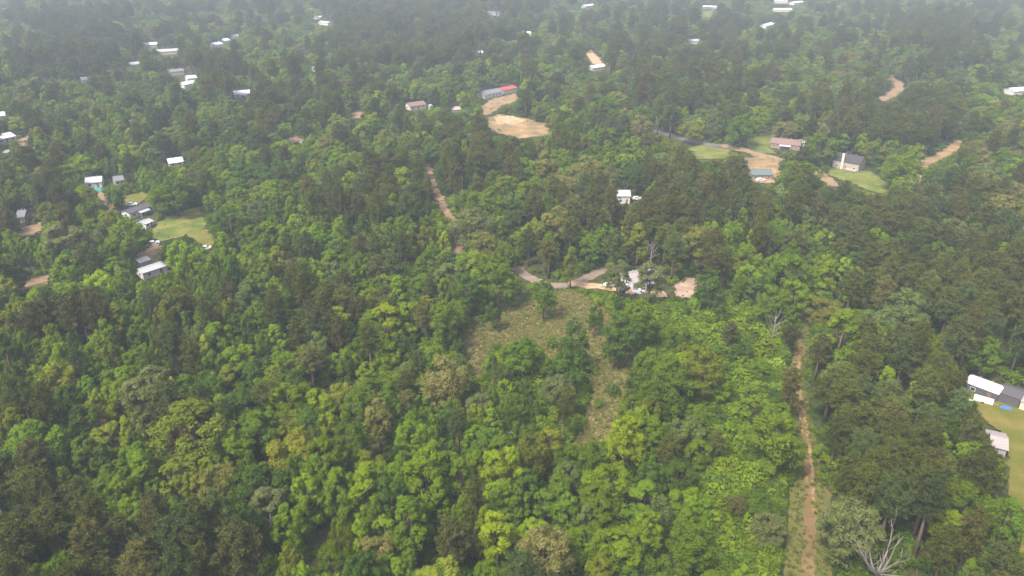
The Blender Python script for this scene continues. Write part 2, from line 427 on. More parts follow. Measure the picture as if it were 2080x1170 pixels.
def join_mesh(name, tr, cr, m_tr, m_cr):
    nv = len(tr.v); tf = [i for f in tr.f for i in f]; ts = [len(f) for f in tr.f]
    return raw_mesh(name, np.r_[np.array(tr.v), cr[0]], np.r_[tf, cr[1] + nv], np.r_[ts, cr[2]], [m_tr, m_cr],
                    np.r_[np.full(len(ts), .5), cr[3]], np.r_[np.zeros(len(ts)), np.ones(len(cr[2]))])

SPEC = {
 'b': [broadleaf(101, 4.3, 13.5, 3.6, 'round', 18), broadleaf(102, 3.7, 15.5, 4.2, 'oval', 17), broadleaf(103, 3.3, 16.0, 3.4, 'cone', 17),
       broadleaf(104, 4.9, 14.0, 3.6, 'broad', 21), broadleaf(105, 3.5, 13.0, 3.2, 'round', 15), broadleaf(106, 4.1, 15.0, 3.8, 'broad', 18),
       broadleaf(107, 2.9, 14.0, 3.2, 'oval', 14), broadleaf(108, 4.5, 14.5, 3.4, 'round', 19)],
 'p': [pine(201, 3.1, 18.5, 8.5), pine(202, 3.5, 19.5, 9.5), pine(203, 2.7, 17.0, 6.5), pine(204, 3.7, 18.0, 9.0, 1.1), pine(205, 3.0, 20.0, 10.5)],
 't': [broadleaf(301, 4.4, 14.5, 3.8, 'round', 19, .34, True), broadleaf(302, 4.0, 15.5, 4.2, 'broad', 17, .34, True), broadleaf(303, 4.7, 14.0, 3.6, 'broad', 20, .34, True)],
 's': [bush(401, 1.7, 2.2), bush(402, 2.1, 2.6, 11), bush(403, 1.5, 3.0, 10), bush(404, 1.9, 1.9, 10)],
}
RAD = {'b': [4.3, 3.7, 3.3, 4.9, 3.5, 4.1, 2.9, 4.5], 'p': [3.1, 3.5, 2.7, 3.7, 3.0], 't': [4.4, 4.0, 4.7], 's': [1.7, 2.1, 1.5, 1.9]}
HGT = {'b': [13.5, 15.5, 16, 14, 13, 15, 14, 14.5], 'p': [18.5, 19.5, 17, 18, 20], 't': [14.5, 15.5, 14], 's': [2.2, 2.6, 3.0, 1.9]}
MATS = {'b': (M_BARK, M_LEAF), 'p': (M_PINEBARK, M_NEEDLE), 't': (M_BARK, M_LEAF), 's': (M_BARK, M_LEAF)}
PARTS, JOINED = {}, {}
for k, lst in SPEC.items():
    PARTS[k] = [(tr.mesh('trunk', MATS[k][0], True), raw_mesh('crown', *cr[:3], MATS[k][1], cr[3])) for tr, cr in lst]
    col = bpy.data.collections.new('shapes_' + k)
    for i, (tr, cr) in enumerate(lst):
        o = bpy.data.objects.new('%s_shape_%02d' % (k, i), join_mesh('whole', tr, cr, *MATS[k])); col.objects.link(o)
    JOINED[k] = col

# ---------------------------------------------------------------- colours of the woods (linear)
PAL = {'lime': (.150, .205, .009), 'bright green': (.112, .172, .009), 'mid green': (.082, .134, .010), 'deep green': (.053, .095, .012),
       'olive green': (.108, .134, .012), 'grey-green': (.100, .138, .034), 'yellow-olive': (.150, .172, .016), 'rusty brown': (.115, .085, .045)}
PALP = {'dark olive': (.078, .094, .016), 'brownish': (.092, .094, .022), 'grey-green': (.070, .095, .024)}
PALT = {'pale yellow': ((.105, .125, .016), (.27, .25, .06)), 'pale beige': ((.105, .115, .022), (.29, .255, .085)), 'silvery': ((.085, .110, .022), (.20, .215, .08))}

# image-space zones (pixel polygons), looked up at the height of the crown
PINES = [(.80, [(1690,400),(1960,380),(2080,430),(2130,760),(1960,770),(1900,650),(1700,620),(1690,520)]),
 (.78, [(1655,700),(1710,690),(1950,740),(2010,880),(1975,1000),(1960,1100),(2060,1170),(2060,1280),(1690,1280),(1665,1000),(1650,800)]),
 (.78, [(1180,400),(1340,360),(1450,330),(1560,370),(1690,400),(1690,440),(1470,470),(1440,560),(1210,560)]),
 (.68, [(890,275),(1080,275),(1090,345),(920,395)]), (.48, [(600,370),(830,330),(890,400),(870,500),(640,470)]),
 (.48, [(540,570),(800,600),(700,700),(520,720)]), (.70, [(-60,980),(140,930),(210,1070),(480,1080),(540,1270),(-60,1270)]),
 (.65, [(60,600),(220,640),(260,730),(60,690)]), (.5, [(40,40),(270,30),(270,160),(60,150)]), (.55, [(620,-60),(1120,-60),(1080,120),(700,150)]),
 (.5, [(1240,60),(1500,60),(1500,130),(1260,120)]), (.65, [(1640,225),(1950,195),(1960,300),(1700,290)]), (.5, [(1180,130),(1560,170),(1450,240),(1250,205)]),
 (.5, [(1830,40),(1990,40),(1990,120),(1850,110)]), (.5, [(480,200),(680,190),(700,260),(520,270)]), (.45, [(330,120),(480,120),(480,200),(330,180)]),
 (.6, [(280,850),(420,830),(430,960),(300,960)])]
THICK = [(1310,610),(1380,612),(1480,590),(1600,640),(1604,770),(1570,880),(1618,1000),(1612,1180),(1460,1270),(1420,1000),(1440,860),(1400,800),(1440,760),(1400,700),(1300,660)]
YOUNG = [(1130,585),(1250,590),(1400,612),(1400,690),(1300,720),(1240,690),(1200,640),(1140,600)]
SCRUB = [(760,720),(940,690),(1000,700),(1110,700),(1210,720),(1215,860),(1150,900),(900,880),(760,800)]
PALE = [(.22, [(1950,250),(2140,230),(2140,420),(1980,420)]), (.16, [(1080,310),(1250,310),(1200,480),(1090,480)]), (.12, [(1600,60),(1800,60),(1900,200),(1600,180)]), (.12, [(1180,160),(1400,220),(1330,300),(1180,260)])]

def pinz(u, v):
    P = np.array([[u, v]])
    for pr, z in PINES:
        if inside(P, z)[0]: return pr
    return 0.10 if v > 640 else 0.20

# ---------------------------------------------------------------- where nothing may stand or hide the view
MW, MH = 520, 293
UU, VV = np.meshgrid((np.arange(MW) + .5) * 4, (np.arange(MH) + .5) * 4)
bb = -(VV - 585) / F; dyy, dzz = CP + bb * SP, -SP + bb * CP; tt = -CAM_H / dzz
GX, GY = ((UU - 1040) / F * tt).ravel(), (dyy * tt).ravel()
GP = np.c_[GX, GY]
MASK = np.zeros(MW * MH, bool)
def open_value(P):
    best = np.full(len(P), -99.0)
    for fn, lo, hi, grow in open_tests:
        k = np.where((P[:, 0] > lo[0]) & (P[:, 0] < hi[0]) & (P[:, 1] > lo[1]) & (P[:, 1] < hi[1]))[0]
        if len(k): best[k] = np.maximum(best[k], fn(P[k]) + grow)
    return best
MASK = (open_value(GP) > 0.0).reshape(MH, MW)
footprints = []                     # (x, y, radius) of buildings
def keep_clear(u0, v0, u1, v1):
    MASK[max(0, int(v0 / 4)):int(v1 / 4) + 1, max(0, int(u0 / 4)):int(u1 / 4) + 1] = True

# ---------------------------------------------------------------- buildings
def paint(name, col, **k): return tinted(name, col, **k)
W_WHITE = paint('white_siding', (.62, .61, .58), rough=.6, var=.12, scale=1.5)
W_CREAM = paint('cream_siding', (.60, .54, .42), rough=.7, var=.1)
W_TAN = paint('tan_siding', (.36, .32, .27), rough=.75, var=.2)
R_DUSK = paint('dusky_shingles', (.060, .054, .058), rough=.95, var=.3, scale=2.5)
W_GREY = paint('grey_siding', (.34, .34, .34), rough=.7, var=.12)
W_BROWN = paint('brown_brick', (.30, .20, .15), rough=.85, var=.2)
W_DARK = paint('dark_boards', (.10, .095, .10), rough=.8, var=.2)
R_WHITE = paint('white_metal_roof', (.64, .64, .64), rough=.55, var=.18, scale=.8, streak=(1, 6, 1))
R_PALE = paint('pale_metal_roof', (.38, .38, .39), rough=.6, var=.25, scale=.8, streak=(1, 6, 1))
R_GREY = paint('grey_shingles', (.17, .17, .18), rough=.9, var=.2, scale=2.5)
R_DARK = paint('dark_shingles', (.085, .08, .085), rough=.9, var=.25, scale=2.5)
R_BROWN = paint('brown_shingles', (.20, .135, .115), rough=.9, var=.22, scale=2.5)
R_RED = paint('red_metal_roof', (.36, .085, .075), rough=.6, var=.12)
R_GREEN = paint('green_grey_shingles', (.12, .15, .145), rough=.9, var=.2, scale=2.5)
R_PINK = paint('faded_red_shingles', (.40, .30, .28), rough=.9, var=.2, scale=2.5)
R_RUST = paint('weathered_metal_roof', (.32, .28, .27), rough=.65, var=.4, scale=1.2, streak=(1, 5, 1))
GLASS = tinted('window_glass', (.03, .035, .04), rough=.1, var=.2, spec=.6)
TRIM = paint('white_trim', (.75, .75, .73), rough=.55, var=.05)
DOOR = paint('door_paint', (.22, .13, .09), rough=.6, var=.1)
TEAL = paint('teal_tarpaulin', (.05, .26, .22), rough=.5, var=.15)
BLUE = paint('blue_tarpaulin', (.06, .16, .50), rough=.45, var=.25, scale=2)
WOOD = paint('grey_deck_boards', (.28, .24, .20), rough=.85, var=.2, scale=2, streak=(1, 8, 1))

def building(name, p0, p1, width, wallh, rise, wall, roof, label, cat='house', detail=1, over=.35, group=None, clear=None, extra=None):
    """p0, p1: pixels of the two near base corners; the body runs width metres away from the camera"""
    a, b = np.array(at(*p0)), np.array(at(*p1)); d = b - a; Ln = float(np.linalg.norm(d)); d /= Ln
    n = np.array([-d[1], d[0]])
    rz = math.atan2(d[1], d[0]); mid = (a + b) / 2
    if n @ mid < 0: n = -n
    cx = mid + n * width / 2
    root = empty(name, (cx[0], cx[1], 0), rz)
    tag(root, label, cat, group)
    x, y, h = Ln / 2, width / 2, wallh
    wl = MB().poly([(-x,-y,-.2),(x,-y,-.2),(x,y,-.2),(-x,y,-.2),(-x,-y,h),(x,-y,h),(x,y,h),(-x,y,h),(-x,0,h+rise-.02),(x,0,h+rise-.02)],
        [(0,1,5,4),(2,3,7,6),(1,2,6,9,5),(3,0,4,8,7),(3,2,1,0),(4,5,9,8),(6,7,8,9)])
    wl.build('wall', wall, root)
    X, Y = x + over, y + over; s = rise / y; e = h - s * over; t = .14
    rf = MB().poly([(-X,-Y,e),(X,-Y,e),(X,0,h+rise),(-X,0,h+rise),(-X,-Y,e+t),(X,-Y,e+t),(X,0,h+rise+t),(-X,0,h+rise+t),
                    (-X,Y,e),(X,Y,e),(X,Y,e+t),(-X,Y,e+t)],
        [(4,5,6,7),(7,6,10,11),(1,0,3,2),(2,3,8,9),(0,1,5,4),(9,8,11,10),(1,2,6,5),(2,9,10,6),(3,0,4,7),(8,3,7,11)])
    r_ = rf.build('roof', roof, root)
    MB().box(-X, X, -.14, .14, h + rise + t - .03, h + rise + t + .06).build('ridge_cap', roof, r_)
    if detail:
        for vx in (-.45, .3):
            MB().tube([(x * vx, y * .4, h + rise * .5), (x * vx, y * .4, h + rise + .35)], [.12, .12], 8).build('vent', W_GREY, r_)
        k = max(2, int(Ln / 3.2)); dr = k // 2
        for i in range(k):
            xc = -x + (i + .5) * Ln / k
            if i == dr:
                q = MB().box(xc - .48, xc + .48, -y - .05, -y + .04, .1, 2.1).build('door', DOOR, root)
                MB().box(xc + .33, xc + .39, -y - .09, -y - .05, 1.0, 1.12).build('handle', TRIM, q)
            else:
                q = MB().box(xc - .6, xc + .6, -y - .05, -y + .04, 1.0, 2.05).build('window', TRIM, root)
                MB().box(xc - .5, xc + .5, -y - .065, -y - .04, 1.08, 1.97).build('pane', GLASS, q)
        for sx in (-1, 1):
            q = MB().box(min(sx*(x-.04), sx*(x+.05)), max(sx*(x-.04), sx*(x+.05)), -.6, .6, 1.0, 2.05)
            q = q.build('window', TRIM, root)
            MB().box(min(sx*(x+.04), sx*(x+.065)), max(sx*(x+.04), sx*(x+.065)), -.5, .5, 1.08, 1.97).build('pane', GLASS, q)
    if extra: extra(root, x, y, h, rise)
    footprints.append((cx[0], cx[1], math.hypot(x, y) + 1.6))
    if clear != 'none':
        us, vs = [], []
        for (ox, oy) in ((-x, -y), (x, -y), (x, y), (-x, y)):
            q = cx + d * ox + n * oy
            for z in (h * .5 if clear == 'roof' else .2, h + rise * .6):
                u, v, _ = px(q[0], q[1], z); us.append(u); vs.append(v)
        k = .08 if detail else .12; wu, wv = max(us) - min(us), max(vs) - min(vs)
        keep_clear(min(us) + wu * k, min(vs) + wv * k, max(us) - wu * k, max(vs) - wv * (k + .1))
    return root

def chimney_deck(root, x, y, h, rise):
    MB().box(-x * .25 - .55, -x * .25 + .55, -y - .75, -y + .1, 0, h + rise + 1.3).build('chimney', W_CREAM, root)
    dk = MB().box(x * .1, x * .95, -y - 2.6, -y - .06, .55, .7).build('deck', WOOD, root)
    for i in range(7):
        xx = x * .1 + (x * .85) * i / 6
        MB().box(xx - .05, xx + .05, -y - 2.6, -y - 2.5, .7, 1.65).build('baluster', TRIM, dk)
    MB().box(x * .1, x * .95, -y - 2.62, -y - 2.5, 1.65, 1.73).build('rail', TRIM, dk)

def porch(root, x, y, h, rise):
    MB().poly([(-x*.4,-y-2.2,h-.75),(x*.4,-y-2.2,h-.75),(x*.4,-y-.05,h-.3),(-x*.4,-y-.05,h-.3),(-x*.4,-y-2.2,h-.67),(x*.4,-y-2.2,h-.67),(x*.4,-y-.05,h-.22),(-x*.4,-y-.05,h-.22)],
              [(3,2,1,0),(4,5,6,7),(0,1,5,4),(1,2,6,5),(2,3,7,6),(3,0,4,7)]).build('porch_roof', R_PALE, root)
    for sx in (-.38, .38): MB().box(x*sx-.06, x*sx+.06, -y-2.1, -y-1.98, 0, h-.7).build('post', TRIM, root)

B = building
B('mobile_home', (266,446), (316,428), 5.2, 2.7, .8, W_WHITE, R_DARK, 'long white-sided mobile home with dark roof at the corner of the mown lawn', extra=porch)
B('garden_shed', (298,466), (313,459), 4.2, 2.2, .6, W_WHITE, R_PALE, 'small pale-roofed shed beside the white mobile home and mown lawn', 'shed')
B('mobile_home', (293,569), (341,553), 4.8, 2.6, .7, W_WHITE, R_PALE, 'white mobile home with grey roof below the red dirt yard')
B('garden_shed', (287,545), (306,538), 3.2, 2.2, .5, W_GREY, R_WHITE, 'little white-roofed shed behind the grey-roofed mobile home', 'shed', 0)
B('house', (176,383), (208,380), 8, 2.6, 1.5, W_WHITE, R_PALE, 'pale-roofed house with a teal tarpaulin at its side, above the tan lane')
B('house', (236,379), (254,376), 6, 2.6, 1.4, W_GREY, R_GREY, 'small grey house between trees beside the pale-roofed house', clear='roof')
B('cabin', (37,454), (52,453), 7, 2.7, 1.7, W_GREY, R_GREY, 'small grey cabin among trees above the brown yard')
B('house', (346,342), (374,338), 7, 2.6, 1.4, W_GREY, R_WHITE, 'lone white-roofed house showing between trees above the mown lawn', clear='roof')
B('house', (-14,297), (34,286), 9, 2.8, 1.6, W_WHITE, R_WHITE, 'white-roofed house beside orange dirt at the left edge', clear='roof')
B('house', (-6,246), (15,243), 8, 2.8, 1.6, W_WHITE, R_WHITE, 'uppermost white house at the left edge of the picture', detail=0)
B('garden_shed', (8,320), (28,317), 5, 2.4, .7, W_GREY, R_WHITE, 'small white-roofed shed just below the white house at the left edge', 'shed', 0, clear='roof')
B('house', (478,200), (510,197), 8, 2.8, 1.6, W_WHITE, R_WHITE, 'bright white house alone among dark trees left of the red dirt patch', extra=porch)
B('house', (834,225), (866,220), 8, 2.7, 1.7, W_CREAM, R_BROWN, 'cream house with brown roof beyond the red dirt patch')
B('garden_shed', (874,224), (886,223), 5, 2.4, .8, W_GREY, R_PALE, 'small pale shed between the brown-roofed house and the faded pink roof', 'shed', 0, clear='roof')
B('house', (916,232), (936,230), 6, 2.6, 1.2, W_WHITE, R_PINK, 'small house with faded pink roof left of the dirt yard', detail=0)
B('house', (984,201), (1020,194), 9, 2.8, 1.8, W_WHITE, R_GREY, 'large grey-roofed house with white walls above the sandy lot')
B('red_barn', (1021,192), (1051,186), 9, 2.8, 1.2, W_WHITE, R_RED, 'red metal-roofed building adjoining the large grey-roofed house', 'building', 0)
B('house', (1204,145), (1231,141), 8, 2.7, 1.4, W_WHITE, R_WHITE, 'white-roofed house just below the far sand patch', detail=0)
B('house', (1564,300), (1624,306), 9, 2.7, 1.9, W_BROWN, R_BROWN, 'long low brown-roofed house beside the green lawn and dirt driveway', extra=porch)
B('garage', (1618,297), (1633,300), 6, 2.5, .5, W_WHITE, R_WHITE, 'white-roofed garage at the end of the long brown-roofed house', 'garage', 0)
B('house', (1690,340), (1742,350), 9.5, 4.2, 2.6, W_TAN, R_DUSK, 'two-storey tan house with dark roof, pale chimney and wooden deck', extra=chimney_deck)
B('house', (1527,366), (1568,366), 7, 2.6, 1.5, W_BROWN, R_GREEN, 'low house with green-grey roof at the foot of the tan yard')
B('cottage', (1254,414), (1279,414), 6, 3.6, 1.6, W_WHITE, R_PALE, 'small white cottage surrounded by pines above the dead bare tree')
B('house', (1286,590), (1346,577), 8, 2.9, 1.5, W_WHITE, R_RUST, 'white house half hidden by trees beside the sandy driveway', clear='none', extra=porch)
keep_clear(1288,570,1312,590); keep_clear(1334,556,1350,574)
for i, (p0, p1, wd, wl, rf, lb) in enumerate([
 ((634,38),(650,40),8,W_WHITE,R_WHITE,'tall white house, the upper one of a far pair left of the top centre'),
 ((647,50),(666,52),8,W_WHITE,R_PALE,'white house, the lower one of a far pair left of the top centre'),
 ((986,30),(1015,32),8,W_WHITE,R_GREY,'long white-walled house in dark pines at the top centre'),
 ((1189,17),(1209,14),9,W_GREY,R_WHITE,'far white roof alone at the top edge, just right of the centre'),
 ((1424,18),(1456,19),10,W_GREY,R_WHITE,'far long white-roofed barn beside the far lawn at the top edge'),
 ((1571,24),(1609,24),10,W_CREAM,R_WHITE,'largest white roof of the far cluster at the top edge'),
 ((1613,10),(1633,8),9,W_WHITE,R_WHITE,'white roof at the right end of the far top cluster'),
 ((1573,7),(1600,7),9,W_CREAM,R_PALE,'pale house directly above the largest white roof at the top edge'),
 ((1556,58),(1573,53),9,W_WHITE,R_WHITE,'white building just below the far cluster of roofs at the top edge'),
 ((291,97),(319,96),9,W_GREY,R_WHITE,'uppermost white roof of the settlement at the upper left'),
 ((321,112),(364,109),10,W_CREAM,R_PALE,'long pale-roofed house, widest of the settlement at the upper left'),
 ((265,139),(289,136),8,W_WHITE,R_PALE,'pale-roofed house, leftmost of the settlement at the upper left'),
 ((345,154),(375,151),8,W_WHITE,R_GREY,'grey-roofed house above the two lowest white roofs at the upper left'),
 ((382,167),(401,165),7,W_WHITE,R_WHITE,'upper one of the two lowest white roofs at the upper left'),
 ((376,180),(399,176),7,W_WHITE,R_WHITE,'lowest white-roofed house of the settlement at the upper left'),
 ((435,97),(453,95),8,W_WHITE,R_WHITE,'left one of two touching white roofs right of the upper left settlement'),
 ((452,89),(468,87),8,W_WHITE,R_WHITE,'right one of two touching white roofs right of the upper left settlement'),
 ((2058,194),(2096,191),10,W_WHITE,R_WHITE,'white-roofed house cut by the right edge, above the pale-crowned trees'),
 ((1399,90),(1425,89),9,W_CREAM,R_PALE,'pale house between far trees below the far white-roofed barn'),
 ((631,147),(643,147),7,W_WHITE,R_WHITE,'small white house alone in far dark trees above the white house'),
 ((973,114),(982,113),6,W_WHITE,R_WHITE,'tiny white house lost in far pines above the large grey-roofed house'),
 ((1070,73),(1080,73),6,W_WHITE,R_WHITE,'tiny white shed in far trees above the far sand patch'),
 ((168,170),(179,169),6,W_WHITE,R_WHITE,'tiny white shed by itself left of the upper left settlement'),
 ((472,80),(486,79),7,W_WHITE,R_PALE,'small pale roof farthest right of the upper left settlement')]):
    B('house' if 'shed' not in lb else 'garden_shed', p0, p1, wd, 2.8, 1.5, wl, rf, lb, 'house' if 'shed' not in lb else 'shed', 0)
# right-hand yard
B('mobile_home', (1957,794), (2022,819), 5.0, 2.7, .9, W_DARK, R_WHITE, 'dark mobile home with a bright white roof at the edge of the yellow lawn', over=.2)
B('workshop', (2024,817), (2066,832), 6.0, 2.9, .9, W_DARK, R_DARK, 'dark-roofed workshop adjoining the white-roofed mobile home', 'workshop', 0, over=.15)
B('garden_shed', (2068,833), (2110,848), 6.0, 2.6, .8, W_CREAM, R_RUST, 'pale weathered shed cut by the right edge beside the dark workshop', 'shed', 0, over=.15)
B('open_shed', (2002,920), (2040,929), 6.5, 2.2, .9, W_GREY, R_RUST, 'weathered pale-roofed shed half under trees at the edge of the yellow lawn', 'shed', 0, clear='none')
keep_clear(2012,886,2034,914)

# ---------------------------------------------------------------- vehicles and yard things
CAR_W = tinted('white_car_paint', (.75, .76, .77), rough=.25, var=.03, spec=.5)
CAR_G = tinted('grey_car_paint', (.22, .23, .25), rough=.3, var=.05, spec=.5)
CAR_D = tinted('dark_car_paint', (.04, .045, .06), rough=.25, var=.05, spec=.5)
TYRE = tinted('tyre_rubber', (.02, .02, .02), rough=.9)
def ring(mb, xc, yc, zc, r, w, n=12):
    P = [(xc + math.cos(6.2832*k/n)*r, yc - w/2, zc + math.sin(6.2832*k/n)*r) for k in range(n)] + [(xc + math.cos(6.2832*k/n)*r, yc + w/2, zc + math.sin(6.2832*k/n)*r) for k in range(n)]
    return mb.poly(P, [tuple(range(n)), tuple(reversed(range(n, 2*n)))] + [(k+n, (k+1)%n+n, (k+1)%n, k)[::-1] for k in range(n)])
def car(p, rz, paintm, label, pickup=False, group=None):
    x, y = at(*p); root = tag(empty('pickup_truck' if pickup else 'parked_car', (x, y, .08), rz), label, 'truck' if pickup else 'car', group)
    def loft(prof, hw0, hw1, zt):                       # side outline extruded, narrowing upward
        n = len(prof); P = [(a, -(hw0 + (hw1-hw0)*max(0, (b-.8)/zt)), b) for a, b in prof] + [(a, hw0 + (hw1-hw0)*max(0, (b-.8)/zt), b) for a, b in prof]
        return MB().poly(P, [tuple(range(n)), tuple(reversed(range(n, 2*n)))] + [(k+n, (k+1)%n+n, (k+1)%n, k)[::-1] for k in range(n)])
    body = [(-2.3,.35),(2.25,.35),(2.3,.7),(2.15,.88),(1.1,.98),(-2.1,1.0),(-2.3,.85)]
    cab = [(-1.75,.97),(1.0,.97),(.35,1.48),(-1.25,1.5)] if not pickup else [(-.55,.97),(1.1,.97),(.55,1.6),(-.4,1.62)]
    loft(body, .9, .9, 1).build('body', paintm, root)
    c = loft(cab, .86, .66, .8).build('cabin', paintm, root)
    a, b = cab[1], cab[2]
    MB().poly([(a[0]+.01,-.78,1.02),(a[0]+.01,.78,1.02),(b[0]+.06,.62,b[1]-.05),(b[0]+.06,-.62,b[1]-.05),(a[0]-.06,-.78,1.02),(a[0]-.06,.78,1.02),(b[0],.62,b[1]-.05),(b[0],-.62,b[1]-.05)],
              [(0,1,2,3),(7,6,5,4),(0,4,5,1),(1,5,6,2),(2,6,7,3),(3,7,4,0)]).build('windscreen', GLASS, c)
    for s in (-1, 1):
        MB().box(cab[0][0]+.5, cab[2][0]+.1, min(s*.74, s*.86), max(s*.74, s*.86), 1.06, 1.36).build('window', GLASS, c)
        MB().box(2.2, 2.33, min(s*.5, s*.82), max(s*.5, s*.82), .62, .78).build('headlight', TRIM, root)
    for xx in (-1.4, 1.4):
        for s in (-1, 1): ring(MB(), xx, s*.84, .34, .34, .22).build('wheel', TYRE, root)
    footprints.append((x, y, 3.0))
    return root
car((1545,368), 0.2, CAR_W, 'white car in front of the low green-grey roofed house')
car((1294,406), 0.1, CAR_W, 'white car parked beside the small white cottage in the pines')
car((1268,590), 0.9, CAR_D, 'dark car on the sandy driveway, left of the half-hidden white house')
car((1298,597), 0.05, CAR_W, 'white pickup truck on the sandy driveway before the half-hidden white house', True)
car((419,507), 0.3, CAR_W, 'white car at the foot of the dry lawn strip')
car((615,291), 1.2, CAR_W, 'white car on the tan dirt patch in the far trees')
car((312,497), 0.6, CAR_W, 'white car on the red dirt yard below the mown lawn')
car((1240,582), 0.2, CAR_W, 'white car at the left end of the sandy driveway')
car((268,418), 0.3, CAR_W, 'white car beside the white mobile home at the mown lawn')
keep_clear(1260,576,1310,600); keep_clear(1232,572,1250,588); keep_clear(305,486,318,498); keep_clear(412,496,428,508); keep_clear(1286,398,1302,408)

def put(p, rz=0): x, y = at(*p); return (x, y, .08), rz
t = tag(empty('utility_trailer', *put((1996,818), -.62)), 'low white utility trailer standing in front of the white-roofed mobile home', 'trailer')
MB().box(-2.2, 2.2, -1, 1, .5, .62).build('bed', TRIM, t)
for nm, bx in (('side_panel', (-2.2, 2.2, -1.0, -.94)), ('side_panel', (-2.2, 2.2, .94, 1.0)), ('end_panel', (-2.2, -2.14, -.93, .93)), ('end_panel', (2.14, 2.2, -.93, .93))):
    MB().box(*bx, .625, 1.25).build(nm, W_WHITE, t)
for s in (-1, 1): ring(MB(), 0, s * 1.12, .36, .36, .2).build('wheel', TYRE, t)
MB().box(2.2, 3.4, -.06, .06, .48, .58).build('drawbar', W_GREY, t)
t = tag(empty('gas_tank', *put((1966,820), -.5)), 'small white gas tank on the yellow lawn left of the trailer', 'tank')
MB().tube([(-1.1,0,.75),(-.98,0,.75),(.98,0,.75),(1.1,0,.75)], [.28,.5,.5,.28], 14).build('vessel', W_WHITE, t, True)
for s in (-.6, .6): MB().box(s-.08, s+.08, -.35, .35, 0, .4).build('foot', W_GREY, t)
MB().tube([(0,0,1.2),(0,0,1.45)], [.14,.14], 8).build('valve_cap', W_GREY, t)
def tarp_heap(p, rz, m, label, lx, ly, hz, seed):
    g = random.Random(seed); n = 12; V, Fc = [], []
    for j in range(n + 1):
        for i in range(n + 1):
            a, b = i / n * 2 - 1, j / n * 2 - 1
            hh = max(0, (1 - abs(a) ** 3) * (1 - abs(b) ** 3)) * hz * (0.7 + .5 * g.random())
            V.append((a * lx, b * ly, hh if max(abs(a), abs(b)) < .99 else 0.0))
    for j in range(n):
        for i in range(n): q = j * (n + 1) + i; Fc.append((q, q + 1, q + n + 2, q + n + 1))
    o = MB().poly(V, Fc).build('tarpaulin', m); l, r = put(p, rz); o.location = l; o.rotation_euler = (0, 0, r)
    return tag(o, label, 'tarpaulin')
tarp_heap((2043,832), -.5, BLUE, 'crumpled blue tarpaulin heap at the foot of the dark workshop', 1.7, .6, .9, 3)
tarp_heap((200,388), 0, TEAL, 'teal tarpaulin draped beside the pale-roofed house above the tan lane', 2.6, 1.4, 1.6, 4)
# road sign by the bend
t = tag(empty('road_sign', *put((1100,582))), 'thin road sign post on the bend of the gravel road', 'sign')
MB().box(-.06, .06, -.06, .06, 0, 2.6).build('post', W_GREY, t); MB().box(-.45, .45, -.09, -.065, 2.0, 2.75).build('sign_plate', TRIM, t)
for pp, lb in (((1367,606), 'utility pole at the near side of the sandy yard'), ((1302,604), 'utility pole in front of the half-hidden white house')):
    t = tag(empty('utility_pole', *put(pp)), lb, 'pole')
    MB().tube([(0,0,-.2),(0,0,8.5)], [.15,.10], 8).build('pole', M_BARK, t); MB().box(-.9, .9, -.06, .06, 7.6, 7.75).build('crossarm', M_BARK, t)

# ---------------------------------------------------------------- planting the woods
T = dict(x=[], y=[], k=[], v=[], s=[], sz=[], rz=[], tint=[], tip=[], cname=[], sp=[])
cell = {}
CS = 6.0
def near_ok(x, y, r, f=0.78):
    cx, cy2 = int(x // CS), int(y // CS)
    for i in range(cx - 2, cx + 3):
        for j in range(cy2 - 2, cy2 + 3):
            for (a, b, q) in cell.get((i, j), ()):
                if (a - x) ** 2 + (b - y) ** 2 < ((r + q) * f) ** 2: return False
    return True
def shade(col, k=.16):
    f = math.exp(rng.normal(0, k)); h = rng.normal(0, .04)
    return (col[0] * f * (1 + h), col[1] * f, col[2] * f * (1 - h))
def add_tree(x, y, k, v, s, sz, tint, tip, cname, sp=0):
    T['x'].append(x); T['y'].append(y); T['k'].append(k); T['v'].append(v); T['s'].append(s); T['sz'].append(sz)
    T['rz'].append(rng.uniform(0, 6.283)); T['tint'].append(tint); T['tip'].append(tip); T['cname'].append(cname); T['sp'].append(sp)
    if k != 's': cell.setdefault((int(x // CS), int(y // CS)), []).append((x, y, RAD[k][v] * s * (.8 if k == 'b' else .9)))

